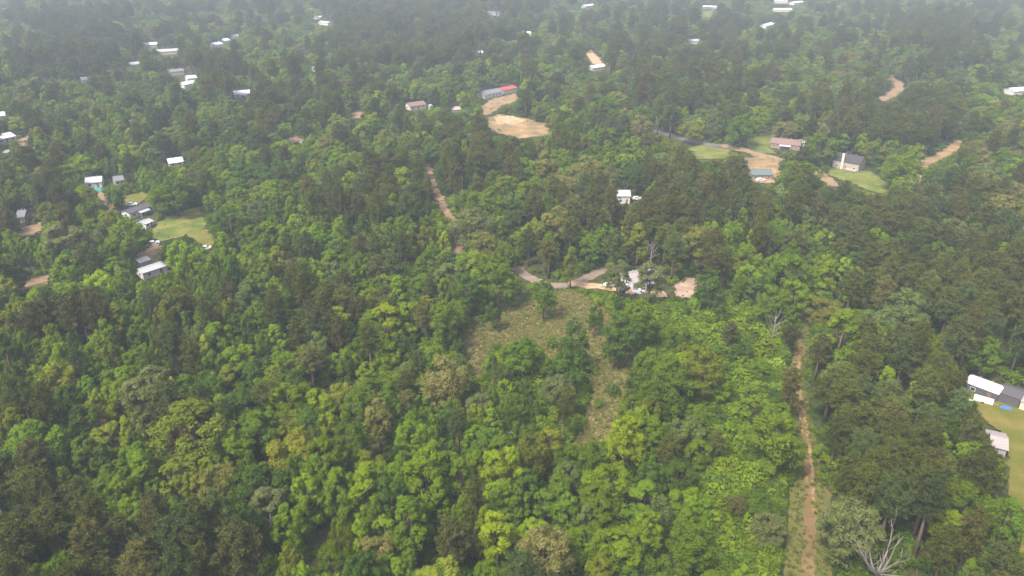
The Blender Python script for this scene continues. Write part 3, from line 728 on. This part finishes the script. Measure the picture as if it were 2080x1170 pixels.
# trees that stand out in the photograph: crown centre in pixels, crown width in pixels, kind, colour
STAR = [(1608,790,40,'p2','brownish'),(215,882,48,'b0','rusty brown'),(378,892,74,'b4','rusty brown'),(605,915,118,'b3','yellow-olive'),(905,762,92,'t0','pale beige'),(768,848,62,'t1','pale yellow'),(1268,893,82,'b5','lime'),(1105,1128,118,'t2','pale beige'),
 (768,1132,72,'t0','pale beige'),(1728,1062,124,'t2','silvery'),(1424,478,84,'t0','pale yellow'),(1130,440,74,'t1','pale yellow'),(1300,246,60,'t0','pale beige'),
 (1146,372,70,'t2','pale beige'),(1110,325,62,'t1','pale yellow'),(1192,330,72,'t0','pale yellow'),(2046,412,96,'t2','pale yellow'),(1800,786,52,'b2','lime'),
 (1022,955,84,'b5','lime'),(1010,1085,70,'b6','lime'),(745,985,84,'b2','bright green'),(866,965,96,'b5','bright green'),(385,850,190,'b3','olive green'),
 (545,1030,76,'t1','silvery'),(690,650,50,'b6','lime'),(785,640,60,'b6','lime'),(835,640,50,'b6','bright green'),(1352,758,112,'b3','mid green'),(1430,740,84,'b1','olive green'),
 (1168,700,60,'b4','deep green'),(1062,715,70,'b4','mid green'),(1150,745,66,'b4','deep green'),(1262,670,74,'b1','deep green'),(1300,640,66,'b1','mid green'),(1250,690,46,'b2','deep green'),
 (1440,575,60,'b4','deep green'),(1840,325,100,'b3','bright green'),(1636,345,112,'b3','mid green'),(1668,282,76,'b0','mid green'),(350,372,116,'b3','mid green'),(465,438,96,'b0','deep green'),
 (95,600,100,'b0','bright green'),(155,610,90,'b0','mid green'),(1000,640,34,'b4','deep green'),(1210,650,34,'b4','deep green'),(300,780,110,'t1','silvery'),(205,720,76,'b3','bright green'),
 (470,915,84,'b3','bright green'),(1580,870,110,'b4','mid green'),(1715,650,90,'b2','bright green'),(1840,620,100,'b3','grey-green'),(960,440,90,'t2','silvery'),
 (990,400,110,'b3','mid green'),(640,210,60,'b0','mid green'),(715,370,50,'b0','lime'),(545,385,70,'b0','bright green'),(810,590,60,'b2','bright green'),(1680,560,40,'b2','lime'),(1610,540,80,'b1','mid green'),
 (1510,245,80,'b3','mid green'),(1540,225,70,'b0','bright green'),(1105,600,50,'b4','mid green'),(130,470,110,'t1','silvery'),(255,460,90,'b0','mid green'),(215,450,70,'b0','olive green'),
 (1320,745,60,'b1','mid green'),(1470,790,50,'b4','bright green'),(1780,490,60,'b5','bright green'),(1935,470,50,'t0','silvery'),(1760,1000,60,'p0','dark olive'),(1810,950,64,'p1','dark olive'),
 (1780,960,60,'p3','dark olive'),(1850,960,54,'p0','dark olive'),(1720,970,50,'p2','dark olive'),(1930,1080,80,'b0','lime'),(1960,1030,100,'b3','mid green'),(1960,930,110,'b0','bright green'),
 (1255,560,50,'t1','silvery'),(1322,560,62,'t1','silvery'),(880,530,60,'b3','mid green'),(770,500,60,'b0','grey-green'),(900,650,60,'b1','mid green'),(945,585,60,'b1','deep green'),(1010,560,70,'b5','mid green')]

def dims(k, v, s, sz): return RAD[k][v] * s, HGT[k][v] * sz
for (u, v, wpx, kv, cn) in STAR:
    k, vi = kv[0], int(kv[1])
    for it in range(3):
        zc = 0.62 * HGT[k][vi] if it == 0 else 0.62 * HGT[k][vi] * s
        x, y = at(u, v, zc); d = float(px(x, y, zc)[2]); s = wpx * d / F / 2 / (RAD[k][vi] * (1.02 if k != 'p' else .95)); s = min(max(s, .35), 1.7)
    sz = s if s > .8 else min(s * 1.1, .9)
    if s > 1.15: sz = 1.0 + (s - 1) * .4
    if k == 't': ti, tp = PALT[cn]
    elif k == 'p': ti = shade(PALP[cn], .06); tp = tuple(c * 1.35 for c in ti)
    else: ti = shade(PAL[cn], .05); tp = (ti[0] * 1.55, ti[1] * 1.5, ti[2] * 1.4)
    add_tree(x, y, k, vi, s, sz, ti, tp, cn, 1)

def height_field(x, y):
    return 1 + .13 * math.sin(x * .021 + 1.3) * math.cos(y * .017 + .4) + .10 * math.sin(x * .047 - y * .031) + .06 * math.sin(y * .09 + x * .06)

OFF = [(0, 0), (.62, 0), (-.62, 0), (0, .6), (0, -.62), (0, .92), (0, -.9), (.45, .5), (-.45, .5), (.45, -.45), (-.45, -.45), (.85, .1), (-.85, .1)]
def hides(x, y, r, h, M=None):
    """share of the crown's outline that would cover open ground or a building"""
    M = MASK if M is None else M
    u, v, d = px(x, y, h * .6); ut, vt, _ = px(x, y, h); ub, vb, _ = px(x, y, h * .22)
    hw = r * F / d * 1.12; hv = (vb - vt) / 2 * 1.06; vc = (vb + vt) / 2; n = 0
    for a, b in OFF:
        i, j = int((u + a * hw) / 4), int((vc + b * hv) / 4)
        if 0 <= i < MW and 0 <= j < MH and M[j, i]: n += 1
    return n / len(OFF)

MASK_S = MASK.copy(); keep_clear(1690, 1090, 1850, 1170)
tanh_ = math.tan(R(HFOV / 2 + 6))
cand = []
for (y0, y1, nper) in ((76, 200, 30), (200, 420, 26), (420, 700, 18), (700, 1050, 11), (1050, 1550, 7)):
    wd = lambda y: (y * 1.12 + 25) * tanh_
    A = (wd(y0) + wd(y1)) * (y1 - y0)
    n = int(A / 1000 * nper * 1.9)
    yy = rng.uniform(y0, y1, n * 2); xx = rng.uniform(-wd(y1), wd(y1), n * 2)
    keep = np.abs(xx) < wd(0) + (yy * 1.12) * tanh_
    cand.append(np.c_[xx[keep], yy[keep]][:n])
cand = np.concatenate(cand); rng.shuffle(cand)
OV = open_value(cand)
FPX = np.array([(a, b, r) for a, b, r in footprints])
fok = np.ones(len(cand), bool)
for a, b, r in footprints: fok &= (cand[:, 0] - a) ** 2 + (cand[:, 1] - b) ** 2 > (r + 1.0) ** 2
U0, V0, _ = px(cand[:, 0], cand[:, 1], 8.0)
PQ = np.c_[U0, V0]
thick, young, scrub = inside(PQ, THICK), inside(PQ, YOUNG), inside(PQ, SCRUB)
pp = np.where(V0 > 640, .08, .13)
for pr, z in reversed(PINES): pp = np.where(inside(PQ, z), pr, pp)
tp_ = np.full(len(cand), .018)
for pr, z in PALE: tp_ = np.where(inside(PQ, z), pr, tp_)
BN = ['lime', 'bright green', 'mid green', 'deep green', 'olive green', 'grey-green', 'yellow-olive']
def pick_colour(u, v, x, y):
    f = .5 + .5 * math.sin(x * .037 + 2 * math.sin(y * .023)) * math.cos(y * .041 - 1)
    wts = np.array([.035, .22 + .2 * f, .34, .24 - .1 * f, .12, .05, .02])
    if v > 780 and 480 < u < 1650: wts = np.array([.03, .36, .36, .13, .08, .02, .02])
    elif v > 640 and u < 500: wts = np.array([.04, .25, .34, .13, .18, .02, .04])
    elif v < 300: wts = np.array([.05, .17, .30, .16, .14, .16, .02])
    return BN[rng.choice(7, p=wts / wts.sum())]
for i in range(len(cand)):
    x, y = cand[i]
    if OV[i] > -.8 or not fok[i]: continue
    u, v = U0[i], V0[i]
    if thick[i] and rng.random() > .16: continue
    if young[i] and rng.random() > .30: continue
    isp = rng.random() < pp[i]
    far = 1.0 + max(0, y - 220) / 800
    hf = height_field(x, y)
    if isp:
        k, vi = 'p', int(rng.integers(0, 5)); s = rng.uniform(.78, 1.12) * far; sz = rng.uniform(.82, 1.08) * hf * (.6 + .4 * far)
    elif rng.random() < tp_[i]:
        k, vi = 't', int(rng.integers(0, 3)); s = rng.uniform(.75, 1.15) * far; sz = rng.uniform(.8, 1.1) * hf
    else:
        k, vi = 'b', int(rng.integers(0, 8)); s = rng.choice([rng.uniform(.5, .8), rng.uniform(.75, 1.05), rng.uniform(1.0, 1.35)], p=[.40, .42, .18]) * far; sz = (rng.uniform(.78, 1.05) * hf) * (.72 + .28 * min(1.15, s))
    if thick[i] or young[i] or scrub[i]: s *= .68; sz *= .58 if not scrub[i] else .66
    ok = False
    for f in (1, .8, .62, .46, .34):
        if hides(x, y, RAD[k][vi] * s * max(f, .5), HGT[k][vi] * sz * f) < .04: ok = True; break
    if not ok: continue
    s, sz = s * max(f, .5), sz * f
    if not near_ok(x, y, RAD[k][vi] * s * (.8 if k != 'p' else .78)): continue
    if k == 't':
        cn = ['pale yellow', 'pale beige', 'silvery'][rng.choice(3, p=[.4, .25, .35])]; ti, tp = PALT[cn]; ti = shade(ti, .1); tp = tuple(np.array(tp) * math.exp(rng.normal(-.12, .12)))
    elif k == 'p':
        cn = ['dark olive', 'brownish', 'grey-green'][rng.choice(3, p=[.55, .25, .2])]; ti = shade(PALP[cn], .14); tp = tuple(c * 1.4 for c in ti)
    else:
        cn = pick_colour(u, v, x, y); ti = shade(PAL[cn]); tp = (ti[0] * 1.55, ti[1] * 1.5, ti[2] * 1.4)
    add_tree(x, y, k, vi, s, sz, ti, tp, cn)

N_T = len(T['x']); A_ = {k: np.array(v) for k, v in T.items()}
print('trees planted', N_T, {k: int((A_['k'] == k).sum()) for k in 'bpt'})

# which trees show largest from here: paint crown ellipses far to near and count
rr = np.array([RAD[k][v] * s for k, v, s in zip(T['k'], T['v'], T['s'])]); hh = np.array([HGT[k][v] * s for k, v, s in zip(T['k'], T['v'], T['sz'])])
cu, cv, cd = px(A_['x'], A_['y'], hh * .62); _, vt, _ = px(A_['x'], A_['y'], hh); _, vb, _ = px(A_['x'], A_['y'], hh * .25)
IDB = np.full((MH, MW), -1)
for i in np.argsort(-cd):
    hw, hv, vc = rr[i] * F / cd[i] / 4, max(.6, (vb[i] - vt[i]) / 8), (vb[i] + vt[i]) / 8
    uc = cu[i] / 4
    i0, i1, j0, j1 = max(0, int(uc - hw)), min(MW, int(uc + hw) + 1), max(0, int(vc - hv)), min(MH, int(vc + hv) + 1)
    if i0 >= i1 or j0 >= j1: continue
    yy, xx = np.mgrid[j0:j1, i0:i1]
    m = ((xx + .5 - uc) / max(hw, .5)) ** 2 + ((yy + .5 - vc) / hv) ** 2 < 1
    IDB[j0:j1, i0:i1][m] = i
seen = np.bincount(IDB[IDB >= 0], minlength=N_T)
chosen = {}
for k, most in (('b', 300), ('p', 300), ('t', 290)):
    idx = np.where((A_['k'] == k) & (seen > 2))[0]
    idx = idx[np.argsort(-(seen[idx] + 5000 * A_['sp'][idx]))][:most]
    chosen[k] = idx

# words that place a tree by things one can find in the picture
ANCH = [(90,1110,'in the bottom left corner'),(330,1110,'on the bottom edge near the left corner'),(560,1110,'a quarter along the bottom edge'),
 (800,1110,'on the bottom edge, left of centre'),(1020,1120,'at the middle of the bottom edge'),(1260,1110,'on the bottom edge, right of centre'),(1500,1100,'on the bottom edge left of the dirt track'),
 (1760,1120,'on the bottom edge right of the dirt track'),(1960,1120,'in the bottom right corner'),
 (80,960,'above the bottom left corner'),(300,960,'in the lower left woods'),(520,960,'below the big yellow-olive tree'),(760,980,'in the lower woods left of centre'),(1000,980,'straight below the dry field'),
 (1220,980,'below the tail of the dry field'),(1450,960,'in the thicket left of the lower dirt track'),(1740,960,'right of the lower dirt track'),(1900,950,'between the lower dirt track and yellow lawn'),
 (2020,1000,'at the edge of the yellow lawn'),
 (80,820,'at the left edge, two-thirds down'),(280,810,'near the huge olive-green oak'),(500,800,'above the big yellow-olive tree'),(700,790,'left of the pale beige tree by the field'),(900,830,'below the pale beige tree by the field'),
 (1080,800,'inside the bend of the dry field'),(1330,800,'right of the tail of the dry field'),(1500,800,'in the thicket left of the upper dirt track'),(1730,810,'right of the upper dirt track'),(1880,840,'left of the white-roofed mobile home'),
 (70,690,'at the left edge below the dirt clearing'),(260,680,'below the grey-roofed mobile home'),(460,670,'in the left woods level with the dry field'),(660,660,'in the woods well left of the dry field'),(850,660,'just left of the dry field'),
 (1110,680,'on the dry field'),(1290,660,'right of the dry field'),(1480,670,'in the thicket below the sandy yard'),(1720,660,'above the top of the dirt track'),(1900,680,'above the white-roofed mobile home'),(2040,640,'at the right edge above the mobile home'),
 (80,520,'above the dirt clearing at the left'),(220,520,'left of the red dirt yard'),(430,560,'right of the grey-roofed mobile home'),(600,540,'in the woods right of the mown lawn'),(780,520,'left of the lower clay road'),
 (960,560,'left of the gravel road bend'),(1160,510,'behind the gravel road bend'),(1340,490,'behind the half-hidden white house'),(1540,510,'above the sandy yard'),(1720,510,'below the two-storey tan house'),(1960,520,'at the right edge, half-way down'),
 (120,400,'left of the tan lane'),(330,370,'above the mown lawn'),(520,400,'above and right of the mown lawn'),(740,400,'left of the upper clay road'),(990,380,'right of the clay road'),(1160,380,'left of the white cottage'),(1400,390,'right of the white cottage'),
 (1620,380,'around the two-storey tan house'),(1840,370,'near the sandy track'),(2030,330,'at the right edge above half-way'),
 (150,240,'below the upper left settlement'),(420,260,'right of the upper left settlement'),(680,290,'below the red dirt patch'),(900,280,'left of the sandy lot'),(1180,240,'right of the sandy lot'),(1480,230,'above the paved road'),(1780,230,'below the far dirt road'),
 (150,90,'in the far woods at the upper left'),(600,110,'in the far woods left of centre'),(1000,90,'in the far woods at the top centre'),(1400,110,'in the far woods right of centre'),(1800,90,'in the far woods at the upper right')]
AN = np.array([(a, b) for a, b, _ in ANCH], float)
ORD = ['first', 'second', 'third', 'fourth', 'fifth', 'sixth', 'seventh', 'eighth', 'ninth', 'tenth', 'eleventh', 'twelfth', 'thirteenth', 'fourteenth', 'fifteenth', 'sixteenth', 'seventeenth', 'eighteenth', 'nineteenth', 'twentieth']
KW = {'b': 'broadleaf', 'p': 'pine', 't': 'flowering'}
KN = {'b': 'broadleaf_tree', 'p': 'pine_tree', 't': 'flowering_tree'}
KG = {'b': 'broadleaf trees of the woods', 'p': 'pines of the woods', 't': 'pale flowering trees of the woods'}
labels = {}
def SZ(i):
    p = 2 * rr[i] * F / cd[i]
    return 'large' if p > 92 else 'small' if p < 52 else 'medium'
def fit(t):
    for w_ in (' tree', ' of the'):
        if len(t.replace('-', ' ').split()) > 15: t = t.replace(w_, '', 1)
    return t
for k in 'bpt':
    byk = {}
    for i in chosen[k]:
        q = int(np.argmin(((AN - (cu[i], cv[i])) ** 2).sum(1))); byk.setdefault((q, A_['cname'][i], SZ(i)), []).append(i)
    for (q, cn, sz_), L_ in byk.items():
        L_.sort(key=lambda i: cu[i]); n = len(L_); ph = ANCH[q][2]; nm = f'{cn} {KW[k]}'
        for j, i in enumerate(L_):
            if n == 1: labels[i] = f'lone {sz_} {nm} tree {ph}'
            elif n == 2: labels[i] = f'{"left" if j == 0 else "right"} of two {sz_} {nm} trees {ph}'
            elif j == n - 1: labels[i] = f'rightmost {sz_} {nm} tree {ph}'
            elif j == 0: labels[i] = f'leftmost {sz_} {nm} tree {ph}'
            else: labels[i] = f'{ORD[min(j, 19)]} from left, {sz_} {nm}, {ph}'

def plant(i):
    k = str(A_['k'][i]); v = int(A_['v'][i])
    root = empty(KN[k], (A_['x'][i], A_['y'][i], 0), A_['rz'][i])
    root.scale = (A_['s'][i], A_['s'][i], A_['sz'][i])
    tag(root, fit(labels[i]), 'tree', KG[k])
    tr, cr = PARTS[k][v]
    obj('trunk', tr, root)
    c = obj('crown', cr, root); c['tint'] = [float(q) for q in A_['tint'][i]]; c['tip'] = [float(q) for q in A_['tip'][i]]
single = np.zeros(N_T, bool)
for k in 'bpt':
    for i in chosen[k]: plant(int(i)); single[i] = True

# ---------------------------------------------------------------- the rest of the woods, undergrowth and grass: masses nobody could count
def scatter(name, col, X, Y, Z, var, sc, rot, tint, tip, label, cat):
    me = bpy.data.meshes.new(name); n = len(X)
    me.vertices.add(n); me.vertices.foreach_set('co', np.c_[X, Y, Z].astype(np.float32).ravel())
    for nm, ty, key, val in (('variant', 'INT', 'value', np.asarray(var, np.int32)), ('size', 'FLOAT_VECTOR', 'vector', sc), ('turn', 'FLOAT_VECTOR', 'vector', rot),
                             ('tint', 'FLOAT_VECTOR', 'vector', tint), ('tip', 'FLOAT_VECTOR', 'vector', tip)):
        a = me.attributes.new(nm, ty, 'POINT'); a.data.foreach_set(key, np.ascontiguousarray(val if ty == 'INT' else np.asarray(val, np.float32)).ravel())
    o = obj(name, me)
    g = bpy.data.node_groups.new(name, 'GeometryNodeTree')
    g.interface.new_socket('Geometry', in_out='INPUT', socket_type='NodeSocketGeometry'); g.interface.new_socket('Geometry', in_out='OUTPUT', socket_type='NodeSocketGeometry')
    N = g.nodes.new; L = g.links.new
    gi, go = N('NodeGroupInput'), N('NodeGroupOutput'); ip = N('GeometryNodeInstanceOnPoints'); ci = N('GeometryNodeCollectionInfo')
    ci.inputs['Collection'].default_value = col; ci.inputs['Separate Children'].default_value = True; ci.inputs['Reset Children'].default_value = True
    def na(nm, ty):
        q = N('GeometryNodeInputNamedAttribute'); q.data_type = ty; q.inputs[0].default_value = nm; return q.outputs[0]
    ip.inputs['Pick Instance'].default_value = True
    L(gi.outputs[0], ip.inputs['Points']); L(ci.outputs[0], ip.inputs['Instance']); L(na('variant', 'INT'), ip.inputs['Instance Index'])
    L(na('size', 'FLOAT_VECTOR'), ip.inputs['Scale']); L(na('turn', 'FLOAT_VECTOR'), ip.inputs['Rotation'])
    L(ip.outputs[0], go.inputs[0])
    md = o.modifiers.new('scatter', 'NODES'); md.node_group = g
    tag(o, label, cat, kind='stuff')
    return o

def rotz(n, a=None, tilt=.04):
    q = rng.normal(0, tilt, (n, 3)); q[:, 2] = rng.uniform(0, 6.283, n) if a is None else a; return q
for k, nm, lb, ct in (('b', 'broadleaf_woods', 'dense green broadleaf woods filling the picture to the far haze', 'woods'), ('p', 'pine_woods', 'dark olive pine woods running through the broadleaf woods', 'woods'),
                      ('t', 'flowering_woods', 'scattered pale flowering crowns in the far woods', 'woods')):
    m = np.where((A_['k'] == k) & ~single)[0]
    if not len(m): continue
    scatter(nm, JOINED[k], A_['x'][m], A_['y'][m], np.zeros(len(m)), A_['v'][m], np.c_[A_['s'][m], A_['s'][m], A_['sz'][m]], rotz(len(m), A_['rz'][m]), np.stack(A_['tint'][m]), np.stack(A_['tip'][m]), lb, ct)

# undergrowth: shrubs under and between the trees, thick in the thicket
n = 30000
yy = 80 + (560 - 80) * rng.random(n) ** .8; xx = rng.uniform(-1, 1, n) * (yy * 1.12 + 25) * tanh_
G = np.c_[xx, yy]; ov = open_value(G); u, v, _ = px(xx, yy, 1.5); TQ = np.c_[u, v]
th = inside(TQ, THICK) | inside(TQ, YOUNG) | inside(TQ, SCRUB)
ok = ov < -.5
for a, b, r in footprints: ok &= (xx - a) ** 2 + (yy - b) ** 2 > (r) ** 2
G2x, G2y = [xx[ok]], [yy[ok]]; th2 = [th[ok]]
tq = np.array(at(1310, 1270)), np.array(at(1640, 590))
def fill(poly, cnt):
    P = np.array([at(*p) for p in poly]); lo, hi = P.min(0), P.max(0)
    q = rng.uniform(lo, hi, (cnt, 2)); q = q[inside(q, P)]; o = open_value(q); q = q[o < -.2]
    G2x.append(q[:, 0]); G2y.append(q[:, 1]); th2.append(np.ones(len(q), bool))
fill(THICK, 5200); fill(YOUNG, 900); fill(SCRUB, 1600)
WEEDS = []
def weeds(pix, cnt, rim):
    P = np.array([at(*p) for p in pix]); q = rng.uniform(P.min(0), P.max(0), (cnt, 2)); q = q[inside(q, P)]
    WEEDS.append(q[rng.random(len(q)) < np.exp(-np.maximum(0, open_value(q)) / rim) + .07])
weeds([(940,695),(1050,632),(1140,590),(1210,600),(1250,640),(1300,712),(1240,860),(1262,890),(1175,896),(1215,800),(1190,690),(1100,725),(1000,705),(972,770),(950,760)], 1500, 1.6)
weeds([(975,240),(1000,200),(1055,188),(1125,250),(1115,285),(1010,275)], 420, 4)
weeds([(1500,318),(1548,310),(1590,328),(1590,352),(1572,375),(1520,372)], 160, 2.5)
weeds([(1360,580),(1392,560),(1436,568),(1440,594),(1402,608),(1364,608)], 90, 1.5)
weeds([(1845,375),(1860,345),(1890,318),(1930,300),(1955,285),(1950,300),(1900,335),(1875,375)], 160, 2)
weeds([(300,480),(320,450),(420,412),(425,468),(335,495)], 140, 2)
weeds([(1600,640),(1650,640),(1640,740),(1650,860),(1672,1000),(1700,1180),(1590,1180),(1600,1000),(1598,860),(1585,760)], 2200, 1.0)
WEEDS = np.concatenate(WEEDS)
xx, yy, th = np.concatenate(G2x), np.concatenate(G2y), np.concatenate(th2)
sc, tn, keep = [], [], []
for x, y, q in zip(xx, yy, th):
    f = math.exp(rng.normal(0, .28)) * (1.0 if not q else 1.05)
    h = f * rng.uniform(.7, 1.35)
    kp = False
    for g in (1, .6, .4):
        if hides(x, y, 1.8 * f * g, 2.4 * h * g, MASK_S) < .07: kp = True; f *= g; h *= g; break
    keep.append(kp); sc.append((f, f, h))
    c = PAL['bright green' if rng.random() < (.55 if q else .15) else 'mid green' if rng.random() < .6 else 'deep green']
    tn.append(shade(c, .2))
keep = np.array(keep); sc = np.array(sc)[keep]; tn = np.array(tn)[keep]; xx, yy = xx[keep], yy[keep]
f = rng.uniform(.14, .42, len(WEEDS)); sc = np.r_[sc, np.c_[f, f, f * .9]]; xx, yy = np.r_[xx, WEEDS[:, 0]], np.r_[yy, WEEDS[:, 1]]
tn = np.r_[tn, np.array([shade(PAL['mid green' if rng.random() < .6 else 'olive green'], .2) for _ in WEEDS])]
scatter('undergrowth', JOINED['s'], xx, yy, np.full(len(xx), -.05), rng.integers(0, 4, len(xx)), sc, rotz(len(xx)), tn, tn * np.array([1.6, 1.45, 1.4]), 'tangled green undergrowth and vines between the trees', 'undergrowth')

# grass and weeds on the dry field and beside the track
def blades(seed, n=26, hgt=.7, wid=.09, spread=.5):
    g = np.random.default_rng(seed)
    base = np.c_[g.normal(0, spread * .5, (n, 2)), np.zeros(n)]; an = g.uniform(0, 6.283, n); ln = g.uniform(.15, .6, n)
    top = base + np.c_[np.cos(an) * ln * hgt, np.sin(an) * ln * hgt, hgt * g.uniform(.5, 1.1, n)]
    sd = np.c_[-np.sin(an), np.cos(an), np.zeros(n)] * wid
    V = np.stack([base - sd, base + sd, top + sd * .25, top - sd * .25], 1).reshape(-1, 3)
    return V, np.arange(4 * n), np.full(n, 4), g.uniform(0, 1, n)
gcol = bpy.data.collections.new('shapes_grass')
for i in range(3):
    V, ff, ns, tnn = blades(500 + i, 26, .5 + .15 * i)
    gcol.objects.link(bpy.data.objects.new('grass_shape_%02d' % i, raw_mesh('grass_blades', V, ff, ns, M_LEAF, tnn)))
def grassy(pix, cnt, cols, name, label, smin=.5, smax=1.2, off=None):
    P = np.array([at(*p) for p in pix]); q = rng.uniform(P.min(0), P.max(0), (cnt, 2)); q = q[inside(q, P)]
    if off: q = q[seg_dist(q, smooth_line([at(*p) for p in off[0]]), False) > off[1] * rng.uniform(0, 1.5, len(q))]
    ci = rng.choice(len(cols), len(q), p=[c[0] for c in cols]); t_ = np.array([cols[i][1] for i in ci]) * np.exp(rng.normal(0, .15, (len(q), 1)))
    s = rng.uniform(smin, smax, (len(q), 1)) * np.ones((1, 3))
    scatter(name, gcol, q[:, 0], q[:, 1], np.full(len(q), .03), rng.integers(0, 3, len(q)), s, rotz(len(q)), t_, t_ * 1.25, label, 'grass')
DRYC = [(.45, (.26, .235, .08)), (.17, (.28, .21, .095)), (.38, (.15, .18, .04))]
grassy([(930,698),(946,662),(1050,624),(1140,586),(1215,600),(1255,636),(1306,712),(1258,830),(1280,860),(1255,898),(1165,904),(1190,850),(1198,800),(1188,740),(1175,696),(1130,730),(1100,728),(1000,710),(978,775),(948,768)], 20000, DRYC, 'dry_field_grass', 'dry straw-coloured grass of the clearing', .35, .95)
grassy([(1600,640),(1650,640),(1640,740),(1650,860),(1672,1000),(1690,1180),(1600,1180),(1618,1000),(1612,860),(1598,760)], 8000, [(.25, (.20, .17, .07)), (.75, (.12, .155, .03))], 'track_side_grass', 'rough grass and weeds along the dirt track', .4, .9, (TRACK, 1.25))

# shrubs standing on their own on the dry field
SHR = [(1006,648,'dark green bush at the left upper rim of the dry field'),(1205,660,'dark green bush on the neck of the dry field'),(1165,668,'pale green bush at the middle of the dry field'),(1232,725,'slim bush on the right rim of the dry field'),
 (1120,705,'round bush between the two lobes of the dry field'),(1195,760,'bush on the left rim of the dry field tail'),(1215,830,'bush on the left rim low on the dry field tail'),(1245,800,'dark bush on the right rim of the dry field tail')]
for i, (u_, v_, lb) in enumerate(SHR):
    x, y = at(u_, v_); v = i % 4; f = 1.0 + .25 * (i % 3)
    root = empty('bush', (x, y, 0), i * 1.3); root.scale = (f, f, f * 1.2); tag(root, lb, 'bush', 'bushes on the dry field')
    obj('stems', PARTS['s'][v][0], root); c = obj('foliage', PARTS['s'][v][1], root)
    ti = PAL['deep green' if 'dark' in lb else 'grey-green' if 'pale' in lb else 'mid green']; c['tint'] = list(ti); c['tip'] = [q * 1.5 for q in ti]

# ---------------------------------------------------------------- bare dead trees
def dead_tree(p, H, spread, label, seed, forks=6, twigs=5, rz=0, r0=None, kind=0, m=M_DEAD):
    g = random.Random(seed); x, y = at(*p)
    root = tag(empty('dead_tree', (x, y, 0), rz), label, 'dead tree')
    r0 = r0 or H * .022
    ht = H * (.95 if kind == 0 else .28)
    P = [(0, 0, -.2), (g.uniform(-.1, .1), g.uniform(-.1, .1), ht * .5), (g.uniform(-.3, .3), g.uniform(-.3, .3), ht)]
    MB().tube(P, [r0 * 1.2, r0 * .85, r0 * (.15 if kind == 0 else .8)], 8).build('trunk', m, root, True)
    for i in range(forks):
        f = .35 + .6 * i / forks if kind == 0 else 1.0
        s = Vector(P[2]) * f; an = i * 2.4 + g.uniform(-.3, .3)
        ln = spread * (1.05 - .5 * f if kind == 0 else g.uniform(.8, 1.1)); up = g.uniform(.35, .8) if kind == 0 else g.uniform(.45, 1.3)
        d = Vector((math.cos(an), math.sin(an), up)).normalized()
        pts, rad = [s], [r0 * (.45 if kind == 0 else .55)]
        for q in range(5):
            d = (d + Vector((g.uniform(-.3, .3), g.uniform(-.3, .3), g.uniform(-.12, .28)))).normalized()
            pts.append(pts[-1] + d * ln * .32); rad.append(rad[0] * (1 - (q + 1) / 5.6))
        lb = MB().tube(pts, rad, 6).build('limb', m, root, True)
        for q in range(twigs):
            k = g.randint(1, 4); s2 = pts[k]; dd = (pts[k + 1] - pts[k]).normalized(); dd = (dd + Vector((g.uniform(-1, 1), g.uniform(-1, 1), g.uniform(-.1, .9)))).normalized()
            l2 = ln * g.uniform(.25, .6); e = s2 + dd * l2 * .5 + Vector((0, 0, .1)); e2 = e + (dd + Vector((g.uniform(-.5, .5), g.uniform(-.5, .5), .3))).normalized() * l2 * .5
            MB().tube([s2, e, e2], [rad[k] * .55, rad[k] * .35, .012], 4).build('twig', m, lb, True)
    return root
dead_tree((1320,548), 11, 3.6, 'bare dead tree standing before the pines above the half-hidden white house', 5, 11, 6)
dead_tree((1566,706), 11, 4.0, 'pale bare snag in the thicket left of the top of the dirt track', 6, 9, 5)
dead_tree((1775,1200), 13, 7.5, 'big spreading bare tree with pale limbs near the bottom right corner', 9, 8, 8, kind=1, r0=.42)
dead_tree((1045,915), 8, 1.9, 'small grey bare treetop straight below the tail of the dry field', 12, 8, 4)
dead_tree((560,1115), 11, 2.0, 'thin grey bare treetop near the silvery tree at the bottom edge', 14, 8, 4)

# ---------------------------------------------------------------- hazy air
m, t, N, L = mat('hazy_air')
o = N('ShaderNodeOutputMaterial'); pv = N('ShaderNodeVolumePrincipled')
pv.inputs['Color'].default_value = (*HAZE_COLOR, 1); pv.inputs['Density'].default_value = HAZE_DENSITY; pv.inputs['Anisotropy'].default_value = 0.0
L(pv.outputs[0], o.inputs['Volume'])
hz = MB().box(-2400, 2400, -600, 2800, -1.0, CAM_H + 4).build('haze', m)
tag(hz, 'even pale bluish haze over the woods', 'haze', kind='stuff')
